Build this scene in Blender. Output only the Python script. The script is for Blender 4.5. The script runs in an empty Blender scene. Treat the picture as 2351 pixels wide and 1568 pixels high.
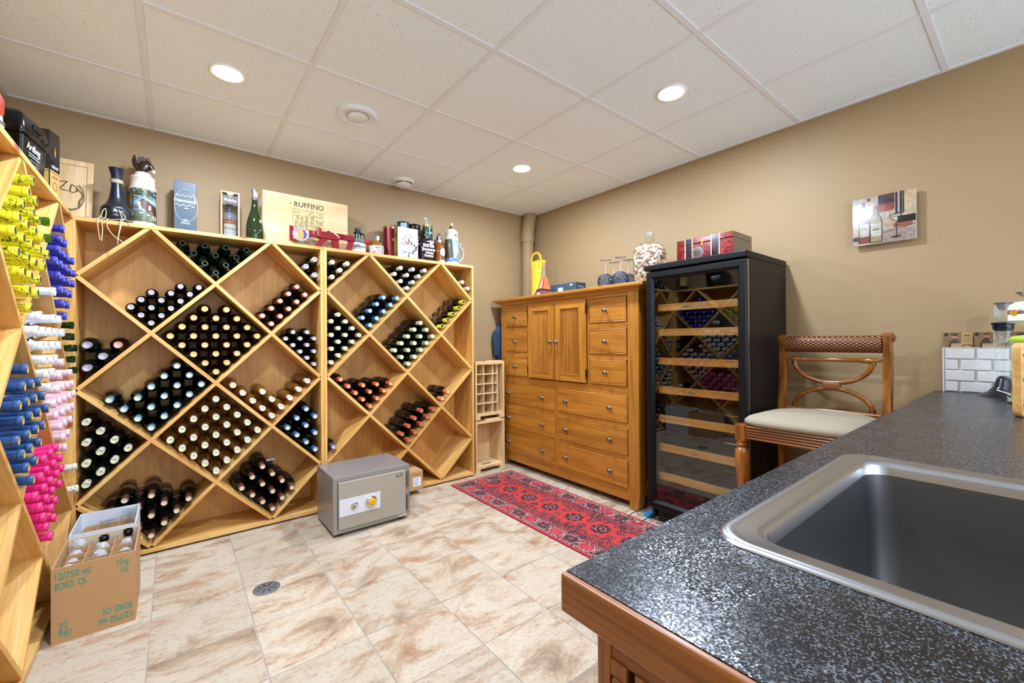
import bpy, bmesh, math, random
import numpy as np
from mathutils import Vector, Matrix
random.seed(7); RNG = np.random.RandomState(5)
SC = bpy.context.scene
COL = SC.collection
PI = math.pi
H = 2.44

# ------------------------------------------------------------------ camera, light, exposure
cam_d = bpy.data.cameras.new('camera'); cam = bpy.data.objects.new('camera', cam_d); COL.objects.link(cam)
def cam_axes(yaw, pit, roll):
    f0 = Vector((math.sin(yaw), math.cos(yaw), 0)); r0 = Vector((math.cos(yaw), -math.sin(yaw), 0)); u0 = Vector((0, 0, 1))
    f = f0*math.cos(pit) + u0*math.sin(pit); u = u0*math.cos(pit) - f0*math.sin(pit)
    return r0*math.cos(roll) + u*math.sin(roll), u*math.cos(roll) - r0*math.sin(roll), f
_r, _u, _f = cam_axes(0.6718, 0.0051, -0.0063)
_m = Matrix((_r, _u, -_f)).transposed().to_4x4(); _m.translation = Vector((-2.9137, -3.3432, 1.1536))
cam.matrix_world = _m
cam_d.sensor_width = 36.0; cam_d.lens = 36.0*971.9/2351; cam_d.shift_y = -0.0029; cam_d.clip_start = 0.02
SC.camera = cam
SC.view_settings.view_transform = 'Standard'; SC.view_settings.look = 'None'
SC.view_settings.gamma = 1.0; SC.view_settings.exposure = 0.70
try: SC.view_settings.use_curve_mapping = False
except Exception: pass
W = bpy.data.worlds.new('world'); SC.world = W; W.use_nodes = True
W.node_tree.nodes['Background'].inputs[0].default_value = (.80, .93, 1.15, 1); W.node_tree.nodes['Background'].inputs[1].default_value = 2.4
LAMP_W = 20.0
LAMP_XY = [(-2.716, -.924), (-.887, -.924), (-2.716, -2.143), (-.887, -2.143), (-1.8, -4.58)]  # last entry is an added, unseen lamp behind the camera that lifts the exposure
for i, (x, y) in enumerate(LAMP_XY):
    ld = bpy.data.lights.new('downlight_beam', 'AREA'); ld.shape = 'DISK'; ld.size = .12; ld.energy = LAMP_W; ld.color = (.81, .955, 1.2)
    lo = bpy.data.objects.new('downlight_beam', ld); lo.location = (x, y, H-.012); COL.objects.link(lo)

# ------------------------------------------------------------------ helpers
def s2l(c):
    return c/12.92 if c <= .04045 else ((c+.055)/1.055)**2.4
def hx(h):
    return tuple(s2l(int(h[i:i+2], 16)/255) for i in (0, 2, 4))
def c4(c):
    return (*(hx(c) if isinstance(c, str) else c), 1)
MATS = {}
def newmat(name):
    m = bpy.data.materials.new(name); m.use_nodes = True
    nt = m.node_tree; b = nt.nodes['Principled BSDF']
    return m, nt, b
def mat(name, col, rough=.5, metal=0., spec=.5, trans=0., emit=None, estr=0., coat=0., bump=0., bscale=200.):
    if name in MATS: return MATS[name]
    m, nt, b = newmat(name)
    b.inputs['Base Color'].default_value = c4(col); b.inputs['Roughness'].default_value = rough
    b.inputs['Metallic'].default_value = metal; b.inputs['Specular IOR Level'].default_value = spec
    b.inputs['Transmission Weight'].default_value = trans; b.inputs['Coat Weight'].default_value = coat
    if emit is not None:
        b.inputs['Emission Color'].default_value = c4(emit); b.inputs['Emission Strength'].default_value = estr
    if bump:
        tc = nt.nodes.new('ShaderNodeTexCoord'); n = nt.nodes.new('ShaderNodeTexNoise'); bp = nt.nodes.new('ShaderNodeBump')
        n.inputs['Scale'].default_value = bscale; bp.inputs['Strength'].default_value = bump; bp.inputs['Distance'].default_value = .002
        nt.links.new(tc.outputs['Object'], n.inputs['Vector']); nt.links.new(n.outputs[0], bp.inputs['Height']); nt.links.new(bp.outputs[0], b.inputs['Normal'])
    MATS[name] = m
    return m
def flat(col, rough=.5):
    return mat('print_%s_%d' % (col, rough*100), col, rough)
def glass(name, tint, refl=1.0, rough=0., diff=0., dcol='ffffff', mx=1.0):
    """thin clear glass: fresnel mix of a tinted see-through and a mirror reflection"""
    if name in MATS: return MATS[name]
    m = bpy.data.materials.new(name); m.use_nodes = True; nt = m.node_tree; nt.nodes.clear()
    o = nt.nodes.new('ShaderNodeOutputMaterial'); mix = nt.nodes.new('ShaderNodeMixShader'); t = nt.nodes.new('ShaderNodeBsdfTransparent')
    g = nt.nodes.new('ShaderNodeBsdfGlossy'); f = nt.nodes.new('ShaderNodeLayerWeight'); mul = nt.nodes.new('ShaderNodeMath')
    mul.operation = 'MULTIPLY_ADD'; mul.inputs[1].default_value = mx; mul.inputs[2].default_value = .04*refl; mul.use_clamp = True
    f.inputs['Blend'].default_value = .25
    t.inputs[0].default_value = c4(tint); g.inputs['Roughness'].default_value = rough
    nt.links.new(f.outputs['Fresnel'], mul.inputs[0]); nt.links.new(mul.outputs[0], mix.inputs[0])
    src = t.outputs[0]
    if diff:
        d = nt.nodes.new('ShaderNodeBsdfDiffuse'); d.inputs[0].default_value = c4(dcol); mm = nt.nodes.new('ShaderNodeMixShader')
        mm.inputs[0].default_value = diff; nt.links.new(t.outputs[0], mm.inputs[1]); nt.links.new(d.outputs[0], mm.inputs[2]); src = mm.outputs[0]
    nt.links.new(src, mix.inputs[1]); nt.links.new(g.outputs[0], mix.inputs[2]); nt.links.new(mix.outputs[0], o.inputs[0])
    MATS[name] = m
    return m
def ramp(nt, stops):
    r = nt.nodes.new('ShaderNodeValToRGB'); e = r.color_ramp.elements
    while len(e) < len(stops): e.new(.5)
    for k, (p, c) in enumerate(stops): e[k].position = p; e[k].color = c4(c)
    return r
def objvec(nt, scale, rnd=True):
    tc = nt.nodes.new('ShaderNodeTexCoord'); mp = nt.nodes.new('ShaderNodeMapping'); mp.inputs['Scale'].default_value = scale
    src = tc.outputs['Object']
    if rnd:
        oi = nt.nodes.new('ShaderNodeObjectInfo'); v = nt.nodes.new('ShaderNodeVectorMath'); v.operation = 'MULTIPLY_ADD'
        cb = nt.nodes.new('ShaderNodeCombineXYZ')
        for k in range(3): nt.links.new(oi.outputs['Random'], cb.inputs[k])
        v.inputs[1].default_value = (7.3, 5.1, 3.7); nt.links.new(cb.outputs[0], v.inputs[0]); nt.links.new(tc.outputs['Object'], v.inputs[2]); src = v.outputs[0]
    nt.links.new(src, mp.inputs['Vector'])
    return mp.outputs[0]
def wood(name, dark, mid, light, axis='x', rough=.4, grain=1., knots=None, vary=.0, coat=0., fine=14.):
    if name in MATS: return MATS[name]
    m, nt, b = newmat(name); L = nt.links.new
    k = 'xyz'.index(axis); s = [fine]*3; s[k] = 1.1
    v = objvec(nt, s)
    n = nt.nodes.new('ShaderNodeTexNoise'); n.inputs['Scale'].default_value = 1.6*grain; n.inputs['Detail'].default_value = 5; n.inputs['Roughness'].default_value = .6; n.inputs['Distortion'].default_value = .6
    L(v, n.inputs['Vector'])
    r = ramp(nt, [(.3, dark), (.5, mid), (.72, light)]); L(n.outputs[0], r.inputs[0])
    s2 = [fine*7]*3; s2[k] = 3.
    v2 = objvec(nt, s2); n2 = nt.nodes.new('ShaderNodeTexNoise'); n2.inputs['Scale'].default_value = 2.; n2.inputs['Detail'].default_value = 3; L(v2, n2.inputs['Vector'])
    r2 = ramp(nt, [(.35, (.78, .74, .7)), (.6, (1, 1, 1))]); L(n2.outputs[0], r2.inputs[0])
    mx = nt.nodes.new('ShaderNodeMixRGB'); mx.blend_type = 'MULTIPLY'; mx.inputs[0].default_value = .6; L(r.outputs[0], mx.inputs[1]); L(r2.outputs[0], mx.inputs[2])
    out = mx.outputs[0]
    if knots:
        s3 = [9.]*3; s3[k] = 4.2
        v3 = objvec(nt, s3); vo = nt.nodes.new('ShaderNodeTexVoronoi'); vo.inputs['Scale'].default_value = .55; L(v3, vo.inputs['Vector'])
        r3 = ramp(nt, [(.06, (1, 1, 1)), (.13, (0, 0, 0))]); L(vo.outputs['Distance'], r3.inputs[0])
        m3 = nt.nodes.new('ShaderNodeMixRGB'); m3.inputs[2].default_value = c4(knots); L(r3.outputs[0], m3.inputs[0]); L(out, m3.inputs[1]); out = m3.outputs[0]
    if vary:
        oi = nt.nodes.new('ShaderNodeObjectInfo'); hs = nt.nodes.new('ShaderNodeHueSaturation'); ma = nt.nodes.new('ShaderNodeMapRange')
        ma.inputs['To Min'].default_value = 1-vary; ma.inputs['To Max'].default_value = 1+vary; L(oi.outputs['Random'], ma.inputs[0]); L(ma.outputs[0], hs.inputs['Value']); L(out, hs.inputs['Color']); out = hs.outputs[0]
    L(out, b.inputs['Base Color']); b.inputs['Roughness'].default_value = rough; b.inputs['Coat Weight'].default_value = coat; b.inputs['Coat Roughness'].default_value = .15
    bp = nt.nodes.new('ShaderNodeBump'); bp.inputs['Strength'].default_value = .12; bp.inputs['Distance'].default_value = .002; L(n2.outputs[0], bp.inputs['Height']); L(bp.outputs[0], b.inputs['Normal'])
    MATS[name] = m
    return m
def vcol_mat(name, rough=.6, coat=0.):
    if name in MATS: return MATS[name]
    m, nt, b = newmat(name); a = nt.nodes.new('ShaderNodeVertexColor'); a.layer_name = 'print'
    nt.links.new(a.outputs[0], b.inputs['Base Color']); b.inputs['Roughness'].default_value = rough; b.inputs['Coat Weight'].default_value = coat
    MATS[name] = m
    return m

class MB:
    def __init__(s): s.v = []; s.f = []; s.m = []
    def add(s, vs, fs, m=0):
        o = len(s.v); s.v += [tuple(p) for p in vs]; s.f += [tuple(i+o for i in f) for f in fs]; s.m += [m]*len(fs); return s
    def box(s, x0, x1, y0, y1, z0, z1, m=0):
        v = [(x, y, z) for z in (z0, z1) for y in (y0, y1) for x in (x0, x1)]
        return s.add(v, [(0, 2, 3, 1), (4, 5, 7, 6), (0, 1, 5, 4), (2, 6, 7, 3), (0, 4, 6, 2), (1, 3, 7, 5)], m)
    def loft(s, loops, cap0=True, cap1=True, closed=True, m=0, mc=None):
        n = len(loops[0]); vs = [p for l in loops for p in l]; fs = []
        for a in range(len(loops)-1):
            for i in range(n if closed else n-1):
                j = (i+1) % n; fs.append((a*n+i, a*n+j, (a+1)*n+j, (a+1)*n+i))
        s.add(vs, fs, m); o = len(s.v)-len(vs); mc = m if mc is None else mc
        if cap0: s.f.append(tuple(o+i for i in reversed(range(n)))); s.m.append(mc)
        if cap1: s.f.append(tuple(o+(len(loops)-1)*n+i for i in range(n))); s.m.append(mc)
        return s
    def lathe(s, prof, seg=16, c=(0, 0, 0), ms=None, m=0, cap0=True, cap1=True):
        loops = [[(c[0]+r*math.cos(2*PI*i/seg), c[1]+r*math.sin(2*PI*i/seg), c[2]+z) for i in range(seg)] for r, z in prof]
        if ms is None: return s.loft(loops, cap0, cap1, True, m)
        for k in range(len(loops)-1): s.loft(loops[k:k+2], cap0 and k == 0, cap1 and k == len(loops)-2, True, ms[k])
        return s
    def tube(s, pts, r, seg=8, closed=False, m=0, flat=1.):
        pts = [Vector(p) for p in pts]; n = len(pts); loops = []; up = None
        rs = r if isinstance(r, (list, tuple)) else [r]*n
        for i, p in enumerate(pts):
            a = pts[(i-1) % n] if (closed or i > 0) else p; b = pts[(i+1) % n] if (closed or i < n-1) else p
            t = (b-a).normalized()
            if up is None: up = Vector((0, 0, 1)) if abs(t.z) < .9 else Vector((1, 0, 0))
            x = t.cross(up)
            if x.length < 1e-6: x = t.cross(Vector((1, 0, 0)))
            x.normalize(); y = x.cross(t).normalized(); up = y
            loops.append([p + x*(rs[i]*math.cos(2*PI*k/seg)) + y*(rs[i]*flat*math.sin(2*PI*k/seg)) for k in range(seg)])
        if closed: loops.append(loops[0])
        return s.loft(loops, not closed, not closed, True, m)
    def cyl(s, p0, p1, r0, r1=None, seg=12, m=0):
        return s.tube([p0, p1], [r0, r0 if r1 is None else r1], seg, m=m)
    def prism(s, poly, z0, z1, m=0, f=lambda x, y, z: (x, y, z)):
        return s.loft([[f(x, y, z0) for x, y in poly], [f(x, y, z1) for x, y in poly]], m=m)
    def mesh(s, name, mats, smooth=0.):
        me = bpy.data.meshes.new(name); me.from_pydata(s.v, [], s.f)
        for q in (mats if isinstance(mats, (list, tuple)) else [mats]): me.materials.append(q)
        if any(s.m): me.polygons.foreach_set('material_index', s.m)
        bm = bmesh.new(); bm.from_mesh(me); bmesh.ops.recalc_face_normals(bm, faces=bm.faces); bm.to_mesh(me); bm.free()
        if smooth:
            me.polygons.foreach_set('use_smooth', [True]*len(me.polygons)); me.set_sharp_from_angle(angle=math.radians(smooth))
        me.update()
        return me
def link(name, me, parent=None, loc=None, rot=None, bevel=0.):
    o = bpy.data.objects.new(name, me); COL.objects.link(o)
    if parent is not None: o.parent = parent
    if loc is not None: o.location = loc
    if rot is not None: o.rotation_euler = rot
    if bevel:
        b = o.modifiers.new('edge', 'BEVEL'); b.width = bevel; b.segments = 2; b.limit_method = 'ANGLE'; b.angle_limit = math.radians(50)
    return o
def part(name, mb, mats, parent, smooth=0., bevel=0., loc=None, rot=None, label=None):
    o = link(name, mb.mesh(name, mats, smooth), parent, loc, rot, bevel)
    if label: o['label'] = label
    return o
def tag(o, label, cat, group=None, kind=None):
    o['label'] = label; o['category'] = cat
    if group: o['group'] = group
    if kind: o['kind'] = kind
    return o
def thing(name, label, cat, loc=(0, 0, 0), rotz=0., group=None, rot=None):
    o = bpy.data.objects.new(name, None); o.empty_display_size = .05; COL.objects.link(o)
    o.location = loc; o.rotation_euler = rot if rot else (0, 0, rotz)
    return tag(o, label, cat, group)
def struct(name, mb, mats, bevel=0., smooth=0.):
    o = link(name, mb.mesh(name, mats, smooth), None, None, None, bevel); o['kind'] = 'structure'
    return o
def rrect(x0, x1, y0, y1, r, z, n=6):
    out = []
    for cx, cy, a in ((x1-r, y1-r, 0), (x0+r, y1-r, 90), (x0+r, y0+r, 180), (x1-r, y0+r, 270)):
        for k in range(n+1):
            t = math.radians(a+90*k/n); out.append((cx+r*math.cos(t), cy+r*math.sin(t), z))
    return out
_txt = {}
def text2d(s, size, bold=0., spacing=1.):
    """flat outline of a line of writing, centred on x, baseline at y = 0"""
    key = (s, size, bold, spacing)
    if key not in _txt:
        cu = bpy.data.curves.new('lettering', 'FONT'); cu.body = s; cu.size = size; cu.align_x = 'CENTER'; cu.offset = bold; cu.space_character = spacing; cu.resolution_u = 3
        o = bpy.data.objects.new('lettering', cu); COL.objects.link(o)
        me = o.to_mesh(); _txt[key] = ([(v.co.x, v.co.y) for v in me.vertices], [tuple(p.vertices) for p in me.polygons])
        o.to_mesh_clear(); bpy.data.objects.remove(o); bpy.data.curves.remove(cu)
    return _txt[key]
def prints(parent, name, org, right, up, items, wrap=0., lift=.0004, rough=.5, label=None, step=.012):
    """flat print on a surface: shapes layered a hair apart; wrap = radius when the surface is round"""
    R = Vector(right).normalized(); U = Vector(up).normalized(); N = R.cross(U); O = Vector(org)
    mb = MB(); mats = []; idx = {}
    for li, it in enumerate(items):
        kind, col = it[0], it[-1]
        if col not in idx: idx[col] = len(mats); mats.append(flat(col, rough))
        if kind == 'rect': vs = [(it[1], it[2]), (it[3], it[2]), (it[3], it[4]), (it[1], it[4])]; fs = [(0, 1, 2, 3)]
        elif kind == 'ell': vs = [(it[1]+it[3]*math.cos(2*PI*k/20), it[2]+it[4]*math.sin(2*PI*k/20)) for k in range(20)]; fs = [tuple(range(20))]
        elif kind == 'ring':
            _, cx, cy, rx, ry, w, _c = it; n = 32
            vs = [(cx+(rx-q)*math.cos(2*PI*k/n), cy+(ry-q)*math.sin(2*PI*k/n)) for q in (0, w) for k in range(n)]; fs = [(k, (k+1) % n, n+(k+1) % n, n+k) for k in range(n)]
        elif kind == 'poly': vs = list(it[1]); fs = [tuple(range(len(vs)))]
        elif kind == 'line':
            pts = it[1]; w = it[2]/2; vs = []; fs = []
            for (ax, ay), (bx, by) in zip(pts, pts[1:]):
                d = math.hypot(bx-ax, by-ay) or 1; nx, ny = -(by-ay)/d*w, (bx-ax)/d*w; o = len(vs)
                vs += [(ax+nx, ay+ny), (ax-nx, ay-ny), (bx-nx, by-ny), (bx+nx, by+ny)]; fs.append((o, o+1, o+2, o+3))
        elif kind == 'tfit':
            _, s, xa, xb, y, size, bold, _c = it; v0, fs = text2d(s, size, bold); m0 = min(a for a, b in v0); m1 = max(a for a, b in v0)
            vs = [(xa+(a-m0)*(xb-xa)/(m1-m0), y+b) for a, b in v0]
        elif kind == 'text':
            _, s, x, y, size = it[:5]; bold = it[5] if len(it) > 6 else 0.; ang = it[6] if len(it) > 7 else 0.
            v0, fs = text2d(s, size, bold); ca, sa = math.cos(ang), math.sin(ang); vs = [(x+a*ca-b*sa, y+a*sa+b*ca) for a, b in v0]
        z = lift*(1+li*.35)
        if wrap and kind in ('rect', 'ell', 'poly', 'ring'):
            bm = bmesh.new(); bv = [bm.verts.new((a, b, 0)) for a, b in vs]
            for f in fs: bm.faces.new([bv[i] for i in f])
            xs = [a for a, b in vs]; x = math.floor(min(xs)/step)*step+step
            while x < max(xs)-1e-6:
                bmesh.ops.bisect_plane(bm, geom=bm.verts[:]+bm.edges[:]+bm.faces[:], plane_co=(x, 0, 0), plane_no=(1, 0, 0)); x += step
            bm.verts.index_update(); vs = [(v.co.x, v.co.y) for v in bm.verts]; fs = [tuple(v.index for v in f.verts) for f in bm.faces]; bm.free()
        if wrap: P = [O + R*((wrap+z)*math.sin(a/wrap)) + N*((wrap+z)*math.cos(a/wrap)) + U*b for a, b in vs]
        else: P = [O + R*a + U*b + N*z for a, b in vs]
        mb.add(P, fs, idx[col])
    me = bpy.data.meshes.new(name); me.from_pydata([tuple(p) for p in mb.v], [], mb.f)
    for q in mats: me.materials.append(q)
    me.polygons.foreach_set('material_index', mb.m); me.update()
    o = link(name, me, parent)
    if label: o['label'] = label
    return o
def picture(parent, name, nu, nv, fn, place, rough=.5, coat=0., label=None):
    """a printed picture: a fine grid whose colours come from fn(u, v) (arrays in 0..1), set by place(u, v) -> xyz"""
    u, v = np.meshgrid(np.linspace(0, 1, nu), np.linspace(0, 1, nv)); rgb = np.clip(fn(u.ravel(), v.ravel()), 0, 1)
    P = place(u.ravel(), v.ravel()); i = np.arange(nu*nv).reshape(nv, nu)
    q = np.stack([i[:-1, :-1], i[:-1, 1:], i[1:, 1:], i[1:, :-1]], -1).reshape(-1, 4)
    me = bpy.data.meshes.new(name); me.vertices.add(nu*nv); me.vertices.foreach_set('co', np.ascontiguousarray(P, dtype=np.float32).ravel())
    me.loops.add(q.size); me.loops.foreach_set('vertex_index', q.ravel().astype(np.int32)); me.polygons.add(len(q))
    me.polygons.foreach_set('loop_start', np.arange(0, q.size, 4, dtype=np.int32)); me.update(calc_edges=True)
    a = me.color_attributes.new('print', 'FLOAT_COLOR', 'POINT'); lin = np.where(rgb <= .04045, rgb/12.92, ((rgb+.055)/1.055)**2.4)
    a.data.foreach_set('color', np.concatenate([lin, np.ones((len(lin), 1))], 1).astype(np.float32).ravel())
    me.materials.append(vcol_mat('printed_%d_%d' % (rough*100, coat*100), rough, coat)); me.validate()
    o = link(name, me, parent)
    if label: o['label'] = label
    return o
_g = np.random.RandomState(11).rand(64, 64)
def vn(x, y):
    xi, yi = np.floor(x).astype(int), np.floor(y).astype(int); fx, fy = x-xi, y-yi; fx = fx*fx*(3-2*fx); fy = fy*fy*(3-2*fy)
    g = lambda a, b: _g[a % 64, b % 64]
    return (g(xi, yi)*(1-fx)+g(xi+1, yi)*fx)*(1-fy)+(g(xi, yi+1)*(1-fx)+g(xi+1, yi+1)*fx)*fy
def fbm(x, y, o=4):
    t = 0; a = .5
    for k in range(o): t = t+a*vn(x*2**k+17*k, y*2**k+5*k); a *= .5
    return t/(1-.5**o)
def rgb(h): return np.array([int(h[i:i+2], 16)/255 for i in (0, 2, 4)])
class Paint:
    def __init__(s, u, v, base): s.u, s.v = u, v; s.c = np.tile(rgb(base), (len(u), 1))
    def put(s, mask, col, a=1.):
        k = np.clip(mask.astype(float)*a, 0, 1)[:, None]; s.c = s.c*(1-k)+rgb(col)*k; return s
    def rect(s, x0, y0, x1, y1, col, a=1.): return s.put((s.u > x0) & (s.u < x1) & (s.v > y0) & (s.v < y1), col, a)
    def ell(s, x, y, rx, ry, col, a=1.): return s.put(((s.u-x)/rx)**2+((s.v-y)/ry)**2 < 1, col, a)
    def poly(s, pts, col, a=1.): return s.put(s.inside(pts), col, a)
    def inside(s, pts):
        k = np.zeros(len(s.u), bool); n = len(pts)
        for i in range(n):
            (x0, y0), (x1, y1) = pts[i], pts[(i+1) % n]
            if y0 == y1: continue
            k ^= ((y0 > s.v) != (y1 > s.v)) & (s.u < (x1-x0)*(s.v-y0)/(y1-y0)+x0)
        return k
    def line(s, pts, w, col, a=1.):
        for (x0, y0), (x1, y1) in zip(pts, pts[1:]):
            dx, dy = x1-x0, y1-y0; t = np.clip(((s.u-x0)*dx+(s.v-y0)*dy)/(dx*dx+dy*dy+1e-12), 0, 1); s.put((s.u-x0-t*dx)**2+(s.v-y0-t*dy)**2 < (w/2)**2, col, a)
        return s
    def noise(s, sc, lo, hi, col, a=1., ox=0.): return s.put(np.clip((fbm(s.u*sc+ox, s.v*sc+ox*.7)-lo)/(hi-lo), 0, 1), col, a)
# ------------------------------------------------------------------ materials of the room
def wall_mat():
    m, nt, b = newmat('wall_paint'); L = nt.links.new
    b.inputs['Base Color'].default_value = c4('9f855f'); b.inputs['Roughness'].default_value = .55; b.inputs['Specular IOR Level'].default_value = .3
    tc = nt.nodes.new('ShaderNodeTexCoord'); n = nt.nodes.new('ShaderNodeTexNoise'); n.inputs['Scale'].default_value = 160; n.inputs['Detail'].default_value = 3
    bp = nt.nodes.new('ShaderNodeBump'); bp.inputs['Strength'].default_value = .08; bp.inputs['Distance'].default_value = .002
    L(tc.outputs['Object'], n.inputs['Vector']); L(n.outputs[0], bp.inputs['Height']); L(bp.outputs[0], b.inputs['Normal'])
    return m
def ceiling_tile_mat():
    m, nt, b = newmat('ceiling_fibre'); L = nt.links.new
    v = objvec(nt, (1, 1, 1)); n = nt.nodes.new('ShaderNodeTexNoise'); n.inputs['Scale'].default_value = 150; n.inputs['Detail'].default_value = 2; L(v, n.inputs['Vector'])
    r = ramp(nt, [(.27, 'aaa59b'), (.34, 'e9f0f1'), (1, 'eef4f4')]); L(n.outputs[0], r.inputs[0]); L(r.outputs[0], b.inputs['Base Color'])
    b.inputs['Roughness'].default_value = .95; b.inputs['Specular IOR Level'].default_value = .1
    n2 = nt.nodes.new('ShaderNodeTexNoise'); n2.inputs['Scale'].default_value = 60; n2.inputs['Detail'].default_value = 4; L(v, n2.inputs['Vector'])
    bp = nt.nodes.new('ShaderNodeBump'); bp.inputs['Strength'].default_value = .12; bp.inputs['Distance'].default_value = .003; L(n2.outputs[0], bp.inputs['Height']); L(bp.outputs[0], b.inputs['Normal'])
    return m
def floor_tile_mat():
    m, nt, b = newmat('floor_porcelain'); L = nt.links.new
    v = objvec(nt, (2.0, 3.6, 1)); n = nt.nodes.new('ShaderNodeTexNoise'); n.inputs['Scale'].default_value = 1.7; n.inputs['Detail'].default_value = 10; n.inputs['Roughness'].default_value = .64; n.inputs['Distortion'].default_value = .9
    L(v, n.inputs['Vector'])
    r = ramp(nt, [(.30, '8d775f'), (.40, 'b0977b'), (.49, 'c2b096'), (.60, 'c5b69e'), (.70, 'b49c81'), (.80, '967d62')]); L(n.outputs[0], r.inputs[0])
    v2 = objvec(nt, (1.6, 3.8, 1.7)); n2 = nt.nodes.new('ShaderNodeTexNoise'); n2.inputs['Scale'].default_value = 1.5; n2.inputs['Detail'].default_value = 9; n2.inputs['Roughness'].default_value = .68; n2.inputs['Distortion'].default_value = 1.4; L(v2, n2.inputs['Vector'])
    r2 = ramp(nt, [(.54, (0, 0, 0)), (.62, (.45, .45, .45)), (.72, (.75, .75, .75))]); L(n2.outputs[0], r2.inputs[0])
    oi = nt.nodes.new('ShaderNodeObjectInfo'); mr = nt.nodes.new('ShaderNodeMapRange'); mr.inputs['To Min'].default_value = .9; mr.inputs['To Max'].default_value = 1.05; L(oi.outputs['Random'], mr.inputs[0])
    hs = nt.nodes.new('ShaderNodeHueSaturation'); L(mr.outputs[0], hs.inputs['Value']); L(r.outputs[0], hs.inputs['Color'])
    mx = nt.nodes.new('ShaderNodeMixRGB'); L(r2.outputs[0], mx.inputs[0]); L(hs.outputs[0], mx.inputs[1]); mx.inputs[2].default_value = c4('9c6236')
    n3 = nt.nodes.new('ShaderNodeTexNoise'); n3.inputs['Scale'].default_value = 28; n3.inputs['Detail'].default_value = 5; L(v, n3.inputs['Vector'])
    r3 = ramp(nt, [(.36, (.72, .69, .66)), (.47, (1, 1, 1))]); L(n3.outputs[0], r3.inputs[0])
    m2 = nt.nodes.new('ShaderNodeMixRGB'); m2.blend_type = 'MULTIPLY'; m2.inputs[0].default_value = .7; L(mx.outputs[0], m2.inputs[1]); L(r3.outputs[0], m2.inputs[2])
    L(m2.outputs[0], b.inputs['Base Color']); b.inputs['Roughness'].default_value = .38; b.inputs['Specular IOR Level'].default_value = .4
    bp = nt.nodes.new('ShaderNodeBump'); bp.inputs['Strength'].default_value = .25; bp.inputs['Distance'].default_value = .002; L(n.outputs[0], bp.inputs['Height']); L(bp.outputs[0], b.inputs['Normal'])
    return m
M_WALL = wall_mat(); M_CT = ceiling_tile_mat(); M_FT = floor_tile_mat()
M_TEE = mat('tee_enamel', 'e4e6e8', .5); M_GROUT = mat('grout', 'a89f92', .9)
M_PINE = wood('pine_board', 'cb8f40', 'e2ae5e', 'edc680', 'x', .45, 1., '8d4f22', .07)
M_PINEZ = wood('pine_upright', 'cb8f40', 'e2ae5e', 'edc680', 'z', .45, 1., '8d4f22', .07)
M_PLY = wood('birch_plywood', 'c88e44', 'd69e52', 'e0ae64', 'z', .5, .9, None, .03, fine=4.)
M_OAK = wood('honey_oak_rail', '965a18', 'b27224', 'c28632', 'x', .36, .9, None, .08, .15)
M_OAKZ = wood('honey_oak_post', '965a18', 'b27224', 'c28632', 'z', .36, .9, None, .06, .15)
M_DOAK = wood('brown_oak_rail', '5c3010', '8e521c', 'a6682a', 'y', .35, 1.2, None, .05, .2, 75.)
M_DOAKZ = wood('brown_oak_post', '5c3010', '8e521c', 'a6682a', 'z', .35, 1.2, None, .05, .2, 75.)
M_MAHZ = wood('aged_cherry_post', '4c240a', '8a4c12', 'ab6c20', 'z', .25, 1., None, .05, .5, 20.)
M_MAHY = wood('aged_cherry_rail', '4c240a', '8a4c12', 'ab6c20', 'y', .25, 1., None, .05, .5, 20.)
M_CRATE = wood('raw_crate_pine', 'cfa468', 'e2c08b', 'ecd3a6', 'z', .6, 1., '9b6a3a', .06)
M_CRATEX = wood('raw_crate_board', 'cfa468', 'e2c08b', 'ecd3a6', 'x', .6, 1., '9b6a3a', .06)
M_STEEL = mat('brushed_steel', '9a9a98', .28, 1.)
M_CHROME = mat('chrome', 'd8d8d8', .08, 1.)
M_PEWTER = mat('pewter', '8b8a86', .25, 1.)
M_BLACK = mat('black_satin', '15161a', .3)
M_WHITE = mat('white_enamel', 'ecebe6', .35)
M_CARD = mat('kraft_card', 'b98f5e', .8, bump=.1, bscale=90.)
M_CARDIN = mat('kraft_card_inner', 'c39a6a', .85)

# ------------------------------------------------------------------ room
RX0, RY0 = -3.609, -5.6
def wallbox(name, x0, x1, y0, y1): return struct(name, MB().box(x0, x1, y0, y1, -.05, H+.1), M_WALL)
wallbox('wall_back', RX0-.12, .12, 0, .12); wallbox('wall_right', 0, .12, RY0, 0)
wallbox('wall_left', RX0-.12, RX0, RY0, 0)
floor = struct('floor', MB().box(RX0, 0, RY0, 0, -.06, -.0025), M_GROUT)
ceil = struct('ceiling', MB().box(RX0, 0, RY0, 0, H+.03, H+.1), M_TEE)
def grid_cells(lines, lo, hi):
    e = sorted([lo]+[q for q in lines if lo < q < hi]+[hi]); return list(zip(e, e[1:]))
TS = .3325; g = .0022; cache = {}
for xa, xb in grid_cells([-2.331+k*.333 for k in range(-8, 9)], RX0, 0):
    for ya, yb in grid_cells([-1.344+k*.3318 for k in range(-16, 6)], RY0, 0):
        w, d = round(xb-xa, 3), round(yb-ya, 3)
        if (w, d) not in cache:
            hw, hd = w/2-g, d/2-g; q = .0015
            l = [[(sx*(hw-o), sy*(hd-o), z) for sx, sy in ((-1, -1), (1, -1), (1, 1), (-1, 1))] for o, z in ((0, -.0026), (0, -.001), (q, 0))]
            cache[(w, d)] = MB().loft(l, False, True).mesh('floor_tile', M_FT)
        link('floor_tile', cache[(w, d)], floor, ((xa+xb)/2, (ya+yb)/2, 0))
cxs = [-.5824-k*.6096 for k in range(5)]; cys = [-.6197-k*.6096 for k in range(9)]; cache = {}
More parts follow.
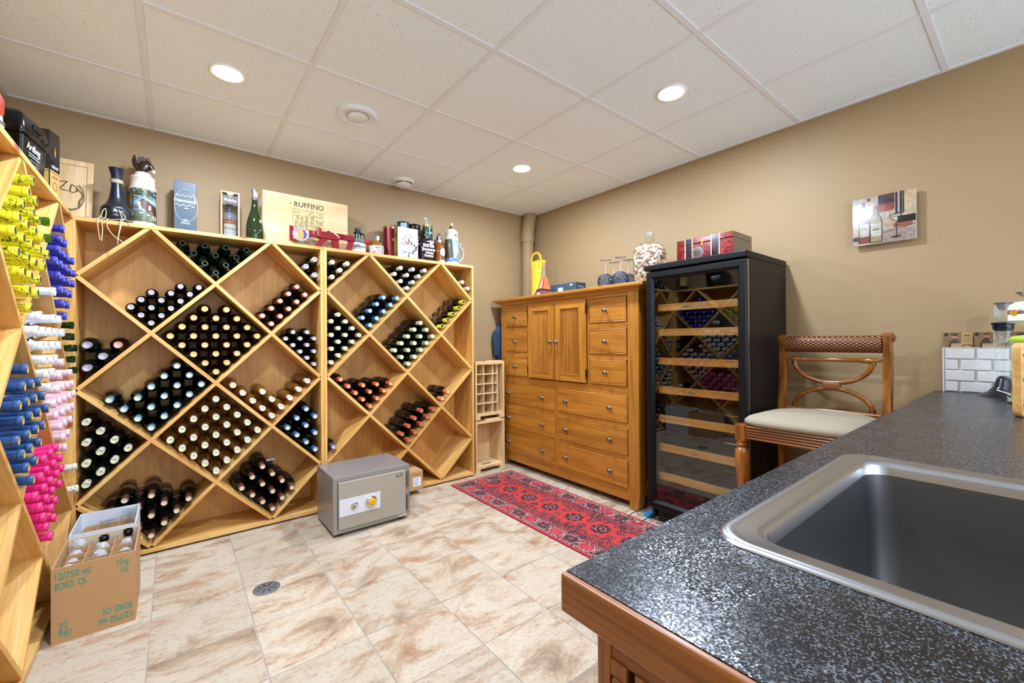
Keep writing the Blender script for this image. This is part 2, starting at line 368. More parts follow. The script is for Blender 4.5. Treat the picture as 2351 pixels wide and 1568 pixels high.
for xa, xb in grid_cells(cxs, RX0, 0):
    for ya, yb in grid_cells(cys, RY0, 0):
        w, d = round(xb-xa, 3), round(yb-ya, 3)
        if (w, d) not in cache:
            hw, hd = w/2-.0095, d/2-.0095
            l = [[(sx*(hw-o), sy*(hd-o), z) for sx, sy in ((-1, -1), (1, -1), (1, 1), (-1, 1))] for o, z in ((0, .024), (0, .006), (.004, .003))]
            cache[(w, d)] = MB().loft(l, True, True).mesh('ceiling_tile', M_CT)
        link('ceiling_tile', cache[(w, d)], ceil, ((xa+xb)/2, (ya+yb)/2, H))
for x in cxs: part('ceiling_tee', MB().box(x-.012, x+.012, RY0, 0, H, H+.012), M_TEE, ceil)
for y in cys: part('ceiling_tee', MB().box(RX0, 0, y-.012, y+.012, H-.0006, H+.0114), M_TEE, ceil)
part('edge_trim', MB().box(RX0, 0, -.022, 0, H-.001, H+.012), M_TEE, ceil); part('edge_trim', MB().box(-.022, 0, RY0, 0, H-.0012, H+.012), M_TEE, ceil)
part('edge_trim', MB().box(RX0, RX0+.022, RY0, 0, H-.0014, H+.012), M_TEE, ceil)

# ceiling fittings
M_LAMP = mat('lamp_lens', 'ffffff', .5, emit='fff6e6', estr=9.)
for i, (x, y) in enumerate(LAMP_XY):
    where = ['over the floor before the horse stein', 'nearest the corner pipe', 'over the open cartons', 'above fridge and dresser', 'added out of view in the rear of the room'][i]
    t = thing('recessed_light', 'white round recessed downlight ' + where, 'light', (x, y, H), group='recessed ceiling lights')
    part('trim_ring', MB().lathe([(.074, .004), (.076, -.001), (.07, -.006), (.062, -.004), (.056, .004)], 32, cap0=False, cap1=False), M_WHITE, t, 50)
    part('lens', MB().lathe([(.058, .004), (.058, .001), (.03, -.001), (.001, -.0015)], 32, cap0=True, cap1=True), M_LAMP, t, 50)
t = thing('ceiling_vent', 'round flat white ceiling air vent in the tile between two lights', 'vent', (-2.1, -.924, H))
part('outer_ring', MB().lathe([(.112, .003), (.112, -.006), (.10, -.016), (.07, -.012), (.062, -.004), (.062, .003)], 40, cap0=False, cap1=False), M_TEE, t, 40)
part('damper_disc', MB().lathe([(.052, .003), (.054, -.014), (.045, -.02), (.001, -.021)], 40), M_TEE, t, 40)
t = thing('exhaust_valve', 'small white round ceiling valve close to back wall above the wooden crate', 'vent', (-1.475, -.15, H))
part('collar', MB().lathe([(.085, .003), (.085, -.004), (.07, -.018), (.062, -.012), (.06, .002)], 32, cap0=False, cap1=False), M_WHITE, t, 40)
part('disc', MB().lathe([(.028, .003), (.03, -.022), (.06, -.028), (.062, -.036), (.045, -.044), (.001, -.045)], 32), M_WHITE, t, 40)

# ------------------------------------------------------------------ diamond wine racks
def rack(name, label, loc, rotz, Wd, D):
    t = thing(name, label, 'wine rack', loc, rotz, 'diamond wine racks')
    th = .019; hw = Wd/2; top = 1.797; st = .2917; z0 = 1.79; hx = (hw-th)/2
    part('side_panel', MB().box(-hw, -hw+th, 0, D, 0.012, top-.02), M_PINEZ, t); part('side_panel', MB().box(hw-th, hw, 0, D, 0.012, top-.02), M_PINEZ, t)
    part('top_panel', MB().box(-hw, hw, -.0015, D, top-.02, top), M_PINE, t)
    part('bottom_panel', MB().box(-hw+th, hw-th, 0, D, .012, .034), M_PINE, t)
    part('plinth', MB().box(-hw+.01, hw-.01, .02, D-.01, 0, .012), M_BLACK, t)
    part('back_panel', MB().box(-hw+th, hw-th, D-.007, D, .034, top-.02), M_PLY, t)
    def P(u, k): return Vector((u*hx, 0, z0-k*st))
    for fam, segs in ((0, [((1, 0), (2, 1)), ((-1, 0), (2, 3)), ((-2, 1), (2, 5)), ((-2, 3), (1, 6)), ((-2, 5), (-1, 6))]), (1, [((-1, 0), (-2, 1)), ((1, 0), (-2, 3)), ((2, 1), (-2, 5)), ((2, 3), (-1, 6)), ((2, 5), (1, 6))])):
        for a, b in segs:
            p, q = P(*a), P(*b); d = q-p; ln = d.length; ang = -math.atan2(d.z, d.x); e = .007
            part('divider_board', MB().box(-ln/2+e, ln/2-e, 0, D-.009, -th/2, th/2), M_PINE, t, loc=((p+q)/2+Vector((0, .001+.0012*fam, 0))), rot=(0, ang, 0))
    return dict(t=t, P=P, hx=hx, D=D, rotz=rotz, loc=Vector(loc))
RACK_L = rack('wine_rack', 'pine diamond wine rack against back wall under the red gun bottle', (-2.727, -.305, 0), 0, 1.2, .302)
RACK_R = rack('wine_rack', 'pine diamond wine rack behind the steel safe, under the maple leaf carton', (-1.52, -.305, 0), 0, 1.21, .302)
RACK_W = rack('wine_rack', 'pine diamond wine rack on the side wall holding yellow and magenta bottles', (-3.315, -.912, 0), PI/2, 1.2, .292)

# ------------------------------------------------------------------ bottles in the racks
M_DARK = mat('black_green_glass', '0a0d0b', .04, spec=.6); M_DRED = mat('dark_red_glass', '16060a', .04, spec=.6)
M_AMBER = glass('amber_wine_glass', 'eab868', 1., 0., .34, 'b07a30'); M_GREEN = glass('empty_green_glass', '4f7f55', 1., 0., .12, '1f5a30')
M_CLEARG = glass('clear_glass', 'f6faf8', 1., 0., .07, 'ffffff', mx=.55)
def bottle_prof(kind):
    if kind == 'burgundy': return [(.001, .006), (.028, .002), (.036, .004), (.0365, .02), (.0365, .145), (.034, .17), (.027, .195), (.019, .218), (.0148, .24), (.0138, .288), (.0152, .29), (.0152, .3)]
    if kind == 'open': return [(.001, .03), (.025, .004), (.036, .004), (.0365, .02), (.0365, .15), (.034, .18), (.026, .21), (.018, .235), (.0145, .26), (.014, .283), (.0165, .284), (.0165, .299), (.0155, .3), (.0095, .3), (.0095, .2)]
    return [(.001, .01), (.028, .002), (.036, .004), (.0365, .02), (.0365, .185), (.0345, .2), (.028, .213), (.019, .224), (.0145, .235), (.0138, .288), (.0152, .29), (.0152, .3)]
_bm = {}
def bmesh_of(kind, m):
    k = (kind, m.name)
    if k not in _bm: _bm[k] = MB().lathe(bottle_prof(kind), 20, cap1=kind != 'open').mesh('bottle_glass', m, 40)
    return _bm[k]
def cap_mesh(side, topc, low=.236, rough=.35, metal=0., long_r=None):
    k = ('cap', side, topc, low)
    if k not in _bm:
        a = SPECIAL.get(side) or mat('foil_%s' % side, side, rough, metal); b = mat('foil_%s' % topc, topc, .4)
        pr = [(.0154, low), (.0152, .262), (.0149, .287), (.0166, .2885), (.0166, .299), (.0155, .3012)]
        if low < .23: pr = [(.0272, .2145), (.0195, .2245), (.0155, .236), (.0152, .262), (.0149, .287), (.0166, .2885), (.0166, .299), (.0155, .3012)]
        mb = MB().lathe(pr, 18, cap0=False, cap1=False)
        mb.lathe([(.0155, .3012), (.0125, .3014)], 18, m=0, cap0=False, cap1=False); mb.lathe([(.0125, .3014), (.0115, .3006), (.001, .3006)], 18, m=1, cap0=False)
        _bm[k] = mb.mesh('capsule', [a, b], 40)
    return _bm[k]
def label_mesh(col, col2):
    k = ('lab', col, col2)
    if k not in _bm:
        a, b = flat(col, .6), flat(col2, .6); mb = MB()
        for z0, z1, m in ((.05, .058, 1), (.058, .14, 0), (.14, .148, 1)): mb.lathe([(.037, z0), (.037, z1)], 20, m=m, cap0=False, cap1=False)
        _bm[k] = mb.mesh('label', [a, b], 40)
    return _bm[k]
def yellow_sleeve():
    m, nt, b = newmat('yellow_bird_sleeve'); L = nt.links.new; v = objvec(nt, (1, 1, 1))
    n = nt.nodes.new('ShaderNodeTexNoise'); n.inputs['Scale'].default_value = 42; n.inputs['Detail'].default_value = 3; n.inputs['Distortion'].default_value = .8; L(v, n.inputs['Vector'])
    r = ramp(nt, [(.47, 'dcd222'), (.485, '23240c'), (.515, '23240c'), (.53, 'dcd222')]); L(n.outputs[0], r.inputs[0])
    n2 = nt.nodes.new('ShaderNodeTexNoise'); n2.inputs['Scale'].default_value = 14; L(v, n2.inputs['Vector']); r2 = ramp(nt, [(.40, (1, 1, 1)), (.46, (0, 0, 0))]); L(n2.outputs[0], r2.inputs[0])
    mx = nt.nodes.new('ShaderNodeMixRGB'); L(r2.outputs[0], mx.inputs[0]); L(r.outputs[0], mx.inputs[1]); mx.inputs[2].default_value = c4('dcd222'); L(mx.outputs[0], b.inputs['Base Color']); b.inputs['Roughness'].default_value = .35
    return m
def speckled(name, base, dot):
    m, nt, b = newmat(name); v = objvec(nt, (1, 1, 1)); n = nt.nodes.new('ShaderNodeTexNoise'); n.inputs['Scale'].default_value = 160; n.inputs['Detail'].default_value = 1; nt.links.new(v, n.inputs['Vector'])
    r = ramp(nt, [(.36, dot), (.42, base)]); nt.links.new(n.outputs[0], r.inputs[0]); nt.links.new(r.outputs[0], b.inputs['Base Color']); b.inputs['Roughness'].default_value = .4
    return m
SPECIAL = {'birds': yellow_sleeve(), 'flecked': speckled('flecked_foil', 'e6e2cc', '5a5a48')}
ORD = ['zero', 'one', 'two', 'three', 'four', 'five', 'six', 'seven', 'eight', 'nine', 'ten']
NTH = ['first', 'second', 'third', 'fourth', 'fifth', 'sixth', 'seventh', 'eighth', 'ninth']
def fill(rk, cell, slots, look, where, group, glassm=M_DARK, side='d8d8dc', topc='b9b9bd', kind='wine', p=.0725, name='wine_bottle', low=.236, label=None, shove=0., metal=0., cap=True, jit=1.):
    u, k = cell; r = p/2; s = r/.0367; ls = min(s, 1.); bot = rk['P'](u, k+1); rows = {}
    for (i, j) in slots: rows.setdefault(i+j, []).append((i, j))
    e1 = Vector((1, 0, 1))/math.sqrt(2); e2 = Vector((-1, 0, 1))/math.sqrt(2)
    Rz = Matrix.Rotation(rk['rotz'], 3, 'Z')
    for sm, cells in rows.items():
        cells.sort(key=lambda c: c[0]-c[1])
        for n, (i, j) in enumerate(cells):
            q = bot + e1*(.0105+r+i*p*1.008) + e2*(.0105+r+j*p*1.008)
            if u == -2: q = bot + e1*(.0105+r+i*p*1.008) + e2*(.0105+r+j*p*1.008) + e1*((r+.0012)*math.sqrt(2))
            if u == 2: q = bot + e1*(.0105+r+i*p*1.008) + e2*(.0105+r+j*p*1.008) + e2*((r+.0012)*math.sqrt(2))
            q.y = rk['D']-.0075-.003-random.random()*.006*jit-shove
            base = rk['loc'] + Rz @ q
            lab = '%s, row %s up, %s from left, %s' % (look, ORD[sm+1], NTH[n], where) if len(slots) > 1 else look+' '+where
            t = thing(name, lab, 'bottle', base, group=group, rot=(PI/2+random.uniform(-.0015, .0015)*jit, 0, rk['rotz']+random.uniform(-.002, .002)*jit))
            t.scale = (s, s, ls)
            link('body', bmesh_of('open' if kind == 'open' else kind, glassm), t)
            if cap: link('capsule', cap_mesh(side, topc, low, metal=metal), t)
            if label: link('label', label_mesh(*label), t)
def tri(n): return [(i, j) for i in range(n) for j in range(n) if i+j < n]
def sq(n, drop=()): return [(i, j) for i in range(n) for j in range(n) if (i, j) not in drop]
L, R_, Wk = RACK_L, RACK_R, RACK_W
fill(L, (0, 0), tri(4), 'empty green bottle', 'top triangle behind dark blue carton', 'empty green bottles in the top triangle', M_GREEN, kind='open', cap=False, name='empty_bottle', shove=.0, p=.072)
fill(L, (2, 0), [(0, 0), (0, 1), (1, 1)], 'silver-capped dark bottle', 'triangle under red gun bottle', 'bottles under the gun bottle', side='cfc9d2', topc='9c9aa6')
fill(L, (-1, 1), [(0, 0), (0, 1), (1, 0), (0, 2), (1, 1), (2, 0), (1, 2), (2, 1), (3, 0), (2, 2), (3, 1), (4, 0), (4, 1), (5, 0)], 'silver-capped half bottle', 'diamond under horse stein', 'half bottles under the horse stein', side='cfccd6', topc='a9a8b0', p=.0595, name='half_bottle', shove=.02)
fill(L, (1, 1), [(i, j) for i in range(5) for j in range(2)], 'orange-capped dark bottle', 'diamond under champagne bottle', 'orange-capped bottles', side='e2714a', topc='cfc3b8', p=.069)
fill(L, (0, 2), sq(5, [(4, 4)]), 'gold-capped red wine bottle', 'central diamond', 'gold-capped bottles', M_DRED, 'd9a94a', 'd8c48a', p=.0735)
fill(L, (-2, 2), [(0, 0), (1, 0), (1, 1)], 'large silver-capped bottle', 'beside green bottle necks', 'large bottles by the corner', side='8d8892', topc='b4b2ba', p=.081, name='magnum_bottle')
fill(L, (-2, 2), [(2, 0)], 'large orange-ringed bottle lying last', 'in the triangle by the green bottle necks', None, side='d9783a', topc='b9b4b0', p=.081, name='magnum_bottle')
fill(L, (2, 2), [(0, 0), (0, 1), (0, 2), (0, 3), (0, 4), (1, 1), (1, 2), (1, 3), (1, 4), (2, 2), (2, 3)], 'grey-capped half bottle', 'triangle under orange-capped ones', 'grey-capped half bottles', side='a9a4ae', topc='c6c3cb', p=.0605, name='half_bottle', shove=-.0)
fill(L, (-1, 3), [(i, 0) for i in range(5)]+[(i, 1) for i in range(5)]+[(i, 2) for i in range(5)]+[(0, 3)], 'teal-capped dark bottle', 'diamond under magnums', 'teal-capped bottles', side='3f7f92', topc='d6d5b4', p=.0775, kind='burgundy')
fill(L, (1, 3), [(0, 0), (0, 1), (0, 2), (0, 3), (0, 4), (1, 0), (2, 0), (3, 0), (4, 0), (1, 1), (1, 2)], 'cream-capped amber bottle', 'part-filled diamond', 'amber bottles in the part-filled diamond', M_AMBER, 'e7e2cf', 'd6d8b0', p=.0725, kind='burgundy', name='white_wine_bottle')
fill(L, (0, 4), sq(5), 'cream-capped amber bottle', 'full diamond above drain', 'amber bottles in the full diamond', M_AMBER, 'e7e2cf', 'd0d3a4', p=.074, kind='burgundy', name='white_wine_bottle')
fill(L, (-2, 4), [(i, j) for i in range(4) for j in range(4) if j <= i], 'white-capped dark bottle', 'triangle above cartons', 'white-capped bottles above the cartons', side='flecked', topc='c9cf9c', p=.0737)
fill(L, (2, 4), [(0, 0), (0, 1), (0, 2), (0, 3), (1, 1), (1, 2), (1, 3), (2, 2), (2, 3)], 'blue-capped dark bottle', 'triangle above safe', 'blue-capped bottles above the safe', side='33649a', topc='cfd0b4', p=.0765, kind='burgundy')
fill(L, (-1, 5), [(0, 0), (1, 0), (2, 0), (3, 0), (1, 1), (2, 1), (2, 2), (0, 1), (0, 2), (0, 3), (1, 2), (1, 3)], 'brown-capped bottle', 'low diamond behind cartons', 'brown-capped bottles behind the cartons', side='5d3426', topc='d6c3a4', p=.0755, label=('4c2a1a', 'c9a58c'), shove=.0)
fill(L, (1, 5), [(0, 0), (1, 0), (2, 0), (0, 1), (0, 2), (0, 3), (1, 1), (1, 2), (1, 3), (2, 1), (2, 2), (2, 3)], 'brown-capped bottle', 'low diamond beside safe', 'brown-capped bottles by the safe', side='6d3a2c', topc='d6c3a4', p=.0765, label=('33241a', '4a3a2c'))
RL = ('3a2f2a', '6a5a4a')
fill(R_, (-2, 0), [(0, 0), (1, 0), (2, 0), (1, 1)], 'white-capped dark bottle', 'triangle under white jug', 'bottles under the white jug', side='e4e2d2', topc='d2d08e', p=.071)
fill(R_, (0, 0), [(0, 0), (1, 0), (2, 0), (3, 0), (0, 1), (1, 1), (2, 1), (0, 2), (1, 2)], 'white-capped dark bottle', 'triangle under maple carton', 'bottles under the maple leaf carton', side='d2d0c2', topc='e2e0d4', p=.07)
fill(R_, (2, 0), [(0, 0), (0, 1)], 'white-capped dark bottle', 'triangle under eagle stein', 'bottles under the eagle stein', side='cfcdbd', topc='e2e0d4', p=.07)
fill(R_, (-1, 1), [(i, 0) for i in range(5)]+[(i, 1) for i in range(4)], 'sky-blue-capped bottle', 'diamond under red tube', 'sky-blue-capped bottles', side='3f8ecb', topc='cfd8de', p=.0724, label=RL)
fill(R_, (1, 1), [(i, 0) for i in range(5)], 'yellow-capped dark bottle', 'diamond under eagle stein', 'yellow-capped bottles', side='e0d63a', topc='2f3020', p=.073, label=('55504a', 'e0b832'))
fill(R_, (-2, 2), [(0, 0), (1, 0), (2, 0), (3, 0), (4, 0), (1, 1), (2, 1), (3, 1), (4, 1), (2, 2), (3, 2), (4, 2), (3, 3), (4, 3)], 'pale-capped dark bottle', 'triangle below blue-capped ones', 'pale-capped bottles', side='e2e0c4', topc='c9cd8c', p=.0665)
fill(R_, (0, 2), [(i, 0) for i in range(5)]+[(i, 1) for i in range(5)]+[(i, 2) for i in range(5)], 'pale green-capped bottle', 'diamond below yellow-capped ones', 'pale green-capped bottles', side='c3ca9c', topc='d6d9b6', p=.0735, label=RL)
fill(R_, (-1, 3), [(0, 0), (0, 1), (0, 2), (0, 3), (0, 4), (1, 0), (1, 1), (1, 2), (2, 0), (2, 1), (3, 0)], 'red-capped dark bottle', 'diamond above safe', 'red-capped bottles', side='d8513c', topc='d4b46a', p=.0716, label=('201614', '3a2420'))
fill(R_, (1, 3), [(0, 0), (1, 0)], 'orange-capped bottle', 'near wooden crates', 'orange-capped bottles by the crates', side='ec7a4e', topc='e4c49a', p=.073, label=('241612', 'b0502a'))
fill(R_, (-2, 4), [(0, 0)], 'violet-capped dark bottle lying alone', 'in triangle behind the safe', None, side='5a5878', topc='c4c2d0', p=.073)
fill(R_, (0, 4), [(i, 0) for i in range(5)]+[(i, 1) for i in range(4)], 'copper-capped bottle', 'diamond above small carton', 'copper-capped bottles', side='c4553a', topc='b87050', p=.0747, label=('2a2018', '6a4a2a'))
fill(Wk, (-1, 1), sq(5), 'yellow bird-patterned bottle', 'side rack', 'yellow bird-patterned bottles', mat('yellow_glass', 'dcd222', .3), 'birds', '3a3c2a', p=.076, low=.2, label=None, name='sleeved_bottle')
fill(Wk, (0, 0), [(0, 0), (0, 1)], 'open green bottle', "side rack's top triangle", 'green bottles in the side rack top', glass('bright_green_glass', '6fa83c', 1., 0., .3, '4f9a22'), kind='open', cap=False, name='empty_bottle', p=.076)
fill(Wk, (1, 1), [c for c in sq(5) if sum(c) < 6]+[(2, 4), (3, 3), (3, 4)], 'indigo-capped bottle', 'side rack', 'indigo-capped bottles', mat('indigo_glass', '14143a', .05), '3b3a9c', '6f7ac4', p=.076, low=.2, name='sleeved_bottle', metal=.3)
M_GN = glass('green_neck_glass', '2f5a2c', 1., 0., .35, '1c4a1c')
fill(Wk, (2, 2), [(0, 0), (0, 1), (0, 2), (0, 3), (1, 1), (1, 2), (1, 3)], 'green-necked open bottle', 'side rack end', 'green-necked bottles', M_GN, kind='open', cap=False, name='empty_bottle', p=.076)
fill(Wk, (0, 2), [c for c in sq(5) if sum(c) < 5]+[(4, 1), (1, 4), (3, 2), (4, 3)], 'white-capped bottle', 'side rack', 'white-capped bottles in the side rack', M_DARK, 'e4e6ea', 'b8bcae', p=.076, low=.2, name='sleeved_bottle')
fill(Wk, (-1, 3), [c for c in sq(5) if sum(c) < 7 and c != (0, 4)]+[(3, 4)], 'navy and gold capped bottle', 'side rack', 'navy-capped bottles', mat('honey_glass', '8a5a1e', .05), '1f4272', 'b8a44a', p=.076, low=.2, name='sleeved_bottle')
fill(Wk, (1, 3), [c for c in sq(5) if sum(c) < 6]+[(2, 4), (4, 2), (3, 4)], 'pale pink capped bottle', 'side rack', 'pale pink capped bottles', M_DARK, 'e6bcc2', 'dca8ae', p=.076, low=.2, name='sleeved_bottle')
fill(Wk, (0, 4), [c for c in sq(5) if sum(c) < 7], 'magenta-capped bottle', 'side rack', 'magenta-capped bottles', M_DARK, 'e21a6e', 'd8407e', p=.076, low=.2, name='sleeved_bottle')
fill(Wk, (2, 4), [(0, 0), (1, 1)], 'flecked white-capped bottle', 'side rack end', 'flecked-capped bottles', M_DARK, 'flecked', 'c9cf9c', p=.076, low=.2, name='sleeved_bottle')
# ------------------------------------------------------------------ steel safe
M_SAFE = mat('safe_grey_hammered', '9a9690', .34, .45, bump=.06, bscale=300.); M_SDOOR = mat('safe_door_beige', 'a89f8e', .4, .1)
t = thing('safe', 'grey steel safe with yellow combination dial standing on the tile floor', 'safe', (-1.955, -.75, 0))
w = .239
part('body', MB().box(-w, w, .012, .36, .02, .352), M_SAFE, t, bevel=.005)
part('front_frame', MB().box(-w, w, 0, .012, .02, .045).box(-w, w, 0, .012, .325, .352).box(-w, -w+.025, 0, .012, .045, .325).box(w-.028, w, 0, .012, .045, .325), M_SAFE, t, bevel=.002)
d = part('door', MB().box(-w+.028, w-.031, -.012, .012, .047, .323), M_SDOOR, t, bevel=.003)
part('dial_plate', MB().prism([(-.208, .122), (.038, .122), (.038, .222), (-.208, .222)], -.0145, -.012, f=lambda x, z, y: (x, y, z)), mat('plate_white', 'd9d9dc', .3), d)
def disc(prof, seg=32): # lathe facing -Y
    return lambda cx, cz, y0: MB().add([], []) if False else (cx, cz, y0)
def facing(prof, cx, cz, y0, seg=32, m=0, mb=None):
    mb = mb or MB(); a = MB().lathe(prof, seg); vs = [(cx+x, y0-z, cz+y) for x, y, z in a.v]; mb.add(vs, a.f, m); return mb
part('dial', facing([(.033, 0), (.034, .006), (.032, .014), (.026, .017), (.025, .022)], -.022, .178, -.0145), M_CHROME, d, 40)
part('dial_cap', facing([(.0245, .021), (.0245, .024), (.022, .026), (.001, .0265)], -.022, .178, -.0145), mat('dial_yellow', 'e0a818', .3), d, 40)
kk = part('key_lock', facing([(.022, 0), (.022, .006), (.017, .009), (.014, .007), (.001, .007)], -.122, .172, -.0145), M_CHROME, d, 40)
prints(d, 'keyhole', (-.122, -.0216, .172), (1, 0, 0), (0, 0, 1), [('ell', 0, 0, .008, .008, 'a8a8a8'), ('rect', -.0015, -.006, .0015, .006, '1a1a1a')])
prints(d, 'badge', (.165, -.012, .298), (1, 0, 0), (0, 0, 1), [('rect', -.021, -.010, .021, .010, '101010'), ('text', 'TDC', 0, -.006, .019, .0006, 'd8d8d8')], lift=.0012)
prints(d, 'dial_marks', (-.022, -.0316, .178), (1, 0, 0), (0, 0, 1), [('line', [(.0265*math.sin(a), .0265*math.cos(a)), (.031*math.sin(a), .031*math.cos(a))], .001, '333333') for a in [k*PI/10 for k in range(20)]], lift=.0003)
for z in (.255, .105):
    part('hinge', MB().cyl((w-.014, -.008, z-.045), (w-.014, -.008, z+.045), .009, seg=14).cyl((w-.014, -.008, z+.045), (w-.014, -.008, z+.052), .0105, seg=14).cyl((w-.014, -.008, z-.003), (w-.014, -.008, z), .0098, seg=14), M_STEEL, t, 40)
prints(t, 'serial_sticker', (w-.045, -.0003, .033), (1, 0, 0), (0, 0, 1), [('rect', -.03, -.006, .02, .006, 'e6e6e6'), ('text', 'MTL 113', -.005, -.003, .009, '444444')])
for sx in (-1, 1):
    for yy in (.04, .32): part('foot', MB().lathe([(.018, 0), (.016, .02)], 12, (sx*(w-.05), yy, 0)), M_BLACK, t)

# ------------------------------------------------------------------ small carton half under the rack
t = thing('carton', 'small closed brown carton with white label behind the safe', 'box', (-1.525, -.40, .034))
part('box', MB().box(-.08, .08, 0, .30, 0, .142), M_CARD, t, bevel=.003)
[part('lid_flap', MB().box(a, a+.0785, .001, .299, .142, .1435), M_CARD, t) for a in (-.08, .0015)]
prints(t, 'shipping_label', (.04, 0, .062), (1, 0, 0), (0, 0, 1), [('rect', -.04, -.03, .022, .036, 'e4e8ee')]+[('rect', -.034, .028-.011*k, .010-.006*(k % 3), .0245-.011*k, '8088a0') for k in range(5)])
prints(t, 'stamped_text', (.03, 0, .112), (1, 0, 0), (0, 0, 1), [('text', 'PRODUCT OF ITALY', 0, .006, .009, '5a4a34'), ('text', 'RED WINES', 0, -.006, .009, '5a4a34')])

# ------------------------------------------------------------------ open cartons on the floor
def open_carton(name, label, x0, x1, y0, y1, h, outer, inner, slots, slack):
    t = thing(name, label, 'box', ((x0+x1)/2, y0, 0)); w = (x1-x0)/2; d = y1-y0; th = .005
    part('base', MB().box(-w, w, 0, d, 0, .006), outer, t)
    part('front_wall', MB().box(-w, w, 0, th, .006, h), outer, t); part('rear_wall', MB().box(-w, w, d-th, d, .006, h), inner if outer is M_CARD else outer, t)
    part('side_wall', MB().box(-w, -w+th, th, d-th, .006, h), outer, t); part('side_wall', MB().box(w-th, w, th, d-th, .006, h), outer, t)
    nx, ny = slots
    for k in range(1, ny):
        y = d*k/ny; b = MB(); zt = h-slack
        b.prism([(-w+.008, .01), (w-.008, .01), (w-.008, zt-.028), (w-.028, zt), (-w+.028, zt), (-w+.008, zt-.028)], y-.0012, y+.0012, f=lambda x, z, yy: (x, yy, z)); part('divider', b, M_CARDIN, t)
    for k in range(1, nx):
        x = -w+2*w*k/nx; b = MB(); zt = h-slack+.004
        b.prism([(.008, .01), (d-.008, .01)]+[(d-.008-(d-.016)*q/24, zt-(.022 if q % 6 in (0,) else 0)) for q in range(25)], x-.0012, x+.0012, f=lambda yy, z, xx: (xx, yy, z)); part('divider', b, M_CARDIN, t)
    return t
M_LINER = mat('white_liner', 'cfd3d8', .7)
ct = open_carton('carton', 'open brown carton printed 12/750 ml holding wrapped bottles', -3.288, -3.046, -.975, -.655, .288, M_CARD, mat('pale_rim_card', 'd6c3a4', .8), (3, 4), .016)
G = '1f9078'
for it in (('tfit', '12/750 ml', .011, .108, .243, .037, .0004, G), ('tfit', 'BORD. CK', .011, .1, .205, .036, .0004, G), ('tfit', '15kg', .186, .222, .245, .034, .0003, G), ('tfit', 'CG.', .197, .222, .212, .033, .0003, G)):
    prints(ct, 'green_lettering', (-.121, 0, 0), (1, 0, 0), (0, 0, 1), [it], lift=.0006); prints(ct, 'green_lettering', (.121, 0, .288), (-1, 0, 0), (0, 0, -1), [it], lift=.0006)
wt = open_carton('carton', 'open white-lined carton of glasses behind the brown one', -3.286, -3.062, -.65, -.338, .30, M_LINER, M_LINER, (3, 4), .045)
M_WRAP = glass('crumpled_clear_wrap', 'fafbfd', 2., .1, .42, 'ffffff', mx=.5)
def wrapped(i, x, y, ztop):
    rr = np.random.RandomState(40+i); t = thing('bare_bottle' if i in (10, 11) else 'wrapped_bottle', ('bare dark bottle neck' if i in (10, 11) else 'bottle neck in clear plastic wrap')+', row %s of brown carton, %s from left' % (ORD[i//3+1], NTH[i % 3]), 'bottle', (x, y, .007), group='wrapped bottles in the open carton')
    z = ztop-.007; s = z/.285
    part('body', MB().lathe([(.001, .004), (.034, .002), (.034, .17*s), (.02, .215*s), (.0145, .24*s), (.0145, z-.02), (.016, z-.018), (.016, z-.006), (.0145, z-.005)], 16), M_GREEN if i in (4, 10, 11) else M_CLEARG, t, 40)
    if i in (10, 11): part('lip_ring', MB().lathe([(.0145, z-.022), (.0172, z-.02), (.0172, z-.002), (.0155, z), (.010, z), (.009, z-.02)], 18, cap0=False, cap1=False), mat('dark_lip_glass', '16301a' if i == 11 else '0c0e0c', .08), t, 40); return
    prof = [(.033, z-.11), (.03, z-.085), (.025, z-.06), (.022, z-.035), (.023, z-.012), (.016, z+.003), (.001, z+.008)]
    b = MB().lathe(prof, 18, cap0=False, cap1=False); b.v = [(a*(1+.16*(rr.rand()-.5)*2), c*(1+.16*(rr.rand()-.5)*2), e+.006*(rr.rand()-.5)) for a, c, e in b.v]; part('plastic_wrap', b, M_WRAP, t, 30)
n = 0
for r in range(4):
    for c in range(3): wrapped(n, -3.288+.242*(c+.5)/3, -.975+.32*(r+.5)/4, [.272, .262, .268, .262, .274, .258, .266, .276, .27, .284, .286, .292][n]); n += 1
for i, (c, r, h) in enumerate([(1, 0, .255), (2, 0, .262), (1, 1, .25), (1, 2, .275), (2, 2, .285), (2, 3, .29)]):
    t = thing('stemware', 'clear upturned glass in white-lined carton, row %s, %s from left' % (ORD[r+1], NTH[c]), 'glass', (-3.286+.224*(c+.5)/3, -.65+.312*(r+.5)/4, .007), group='glasses in the white-lined carton')
    part('bowl', MB().lathe([(.028, 0), (.033, .05), (.03, .09), (.012, .115), (.005, .122)], 18, cap0=False, cap1=False), M_CLEARG, t, 50); part('stem', MB().lathe([(.005, .12), (.004, h-.03), (.006, h-.012)], 12), M_CLEARG, t, 50); part('foot', MB().lathe([(.006, h-.012), (.03, h-.008), (.031, h-.006), (.001, h-.005)], 18), M_CLEARG, t, 50)

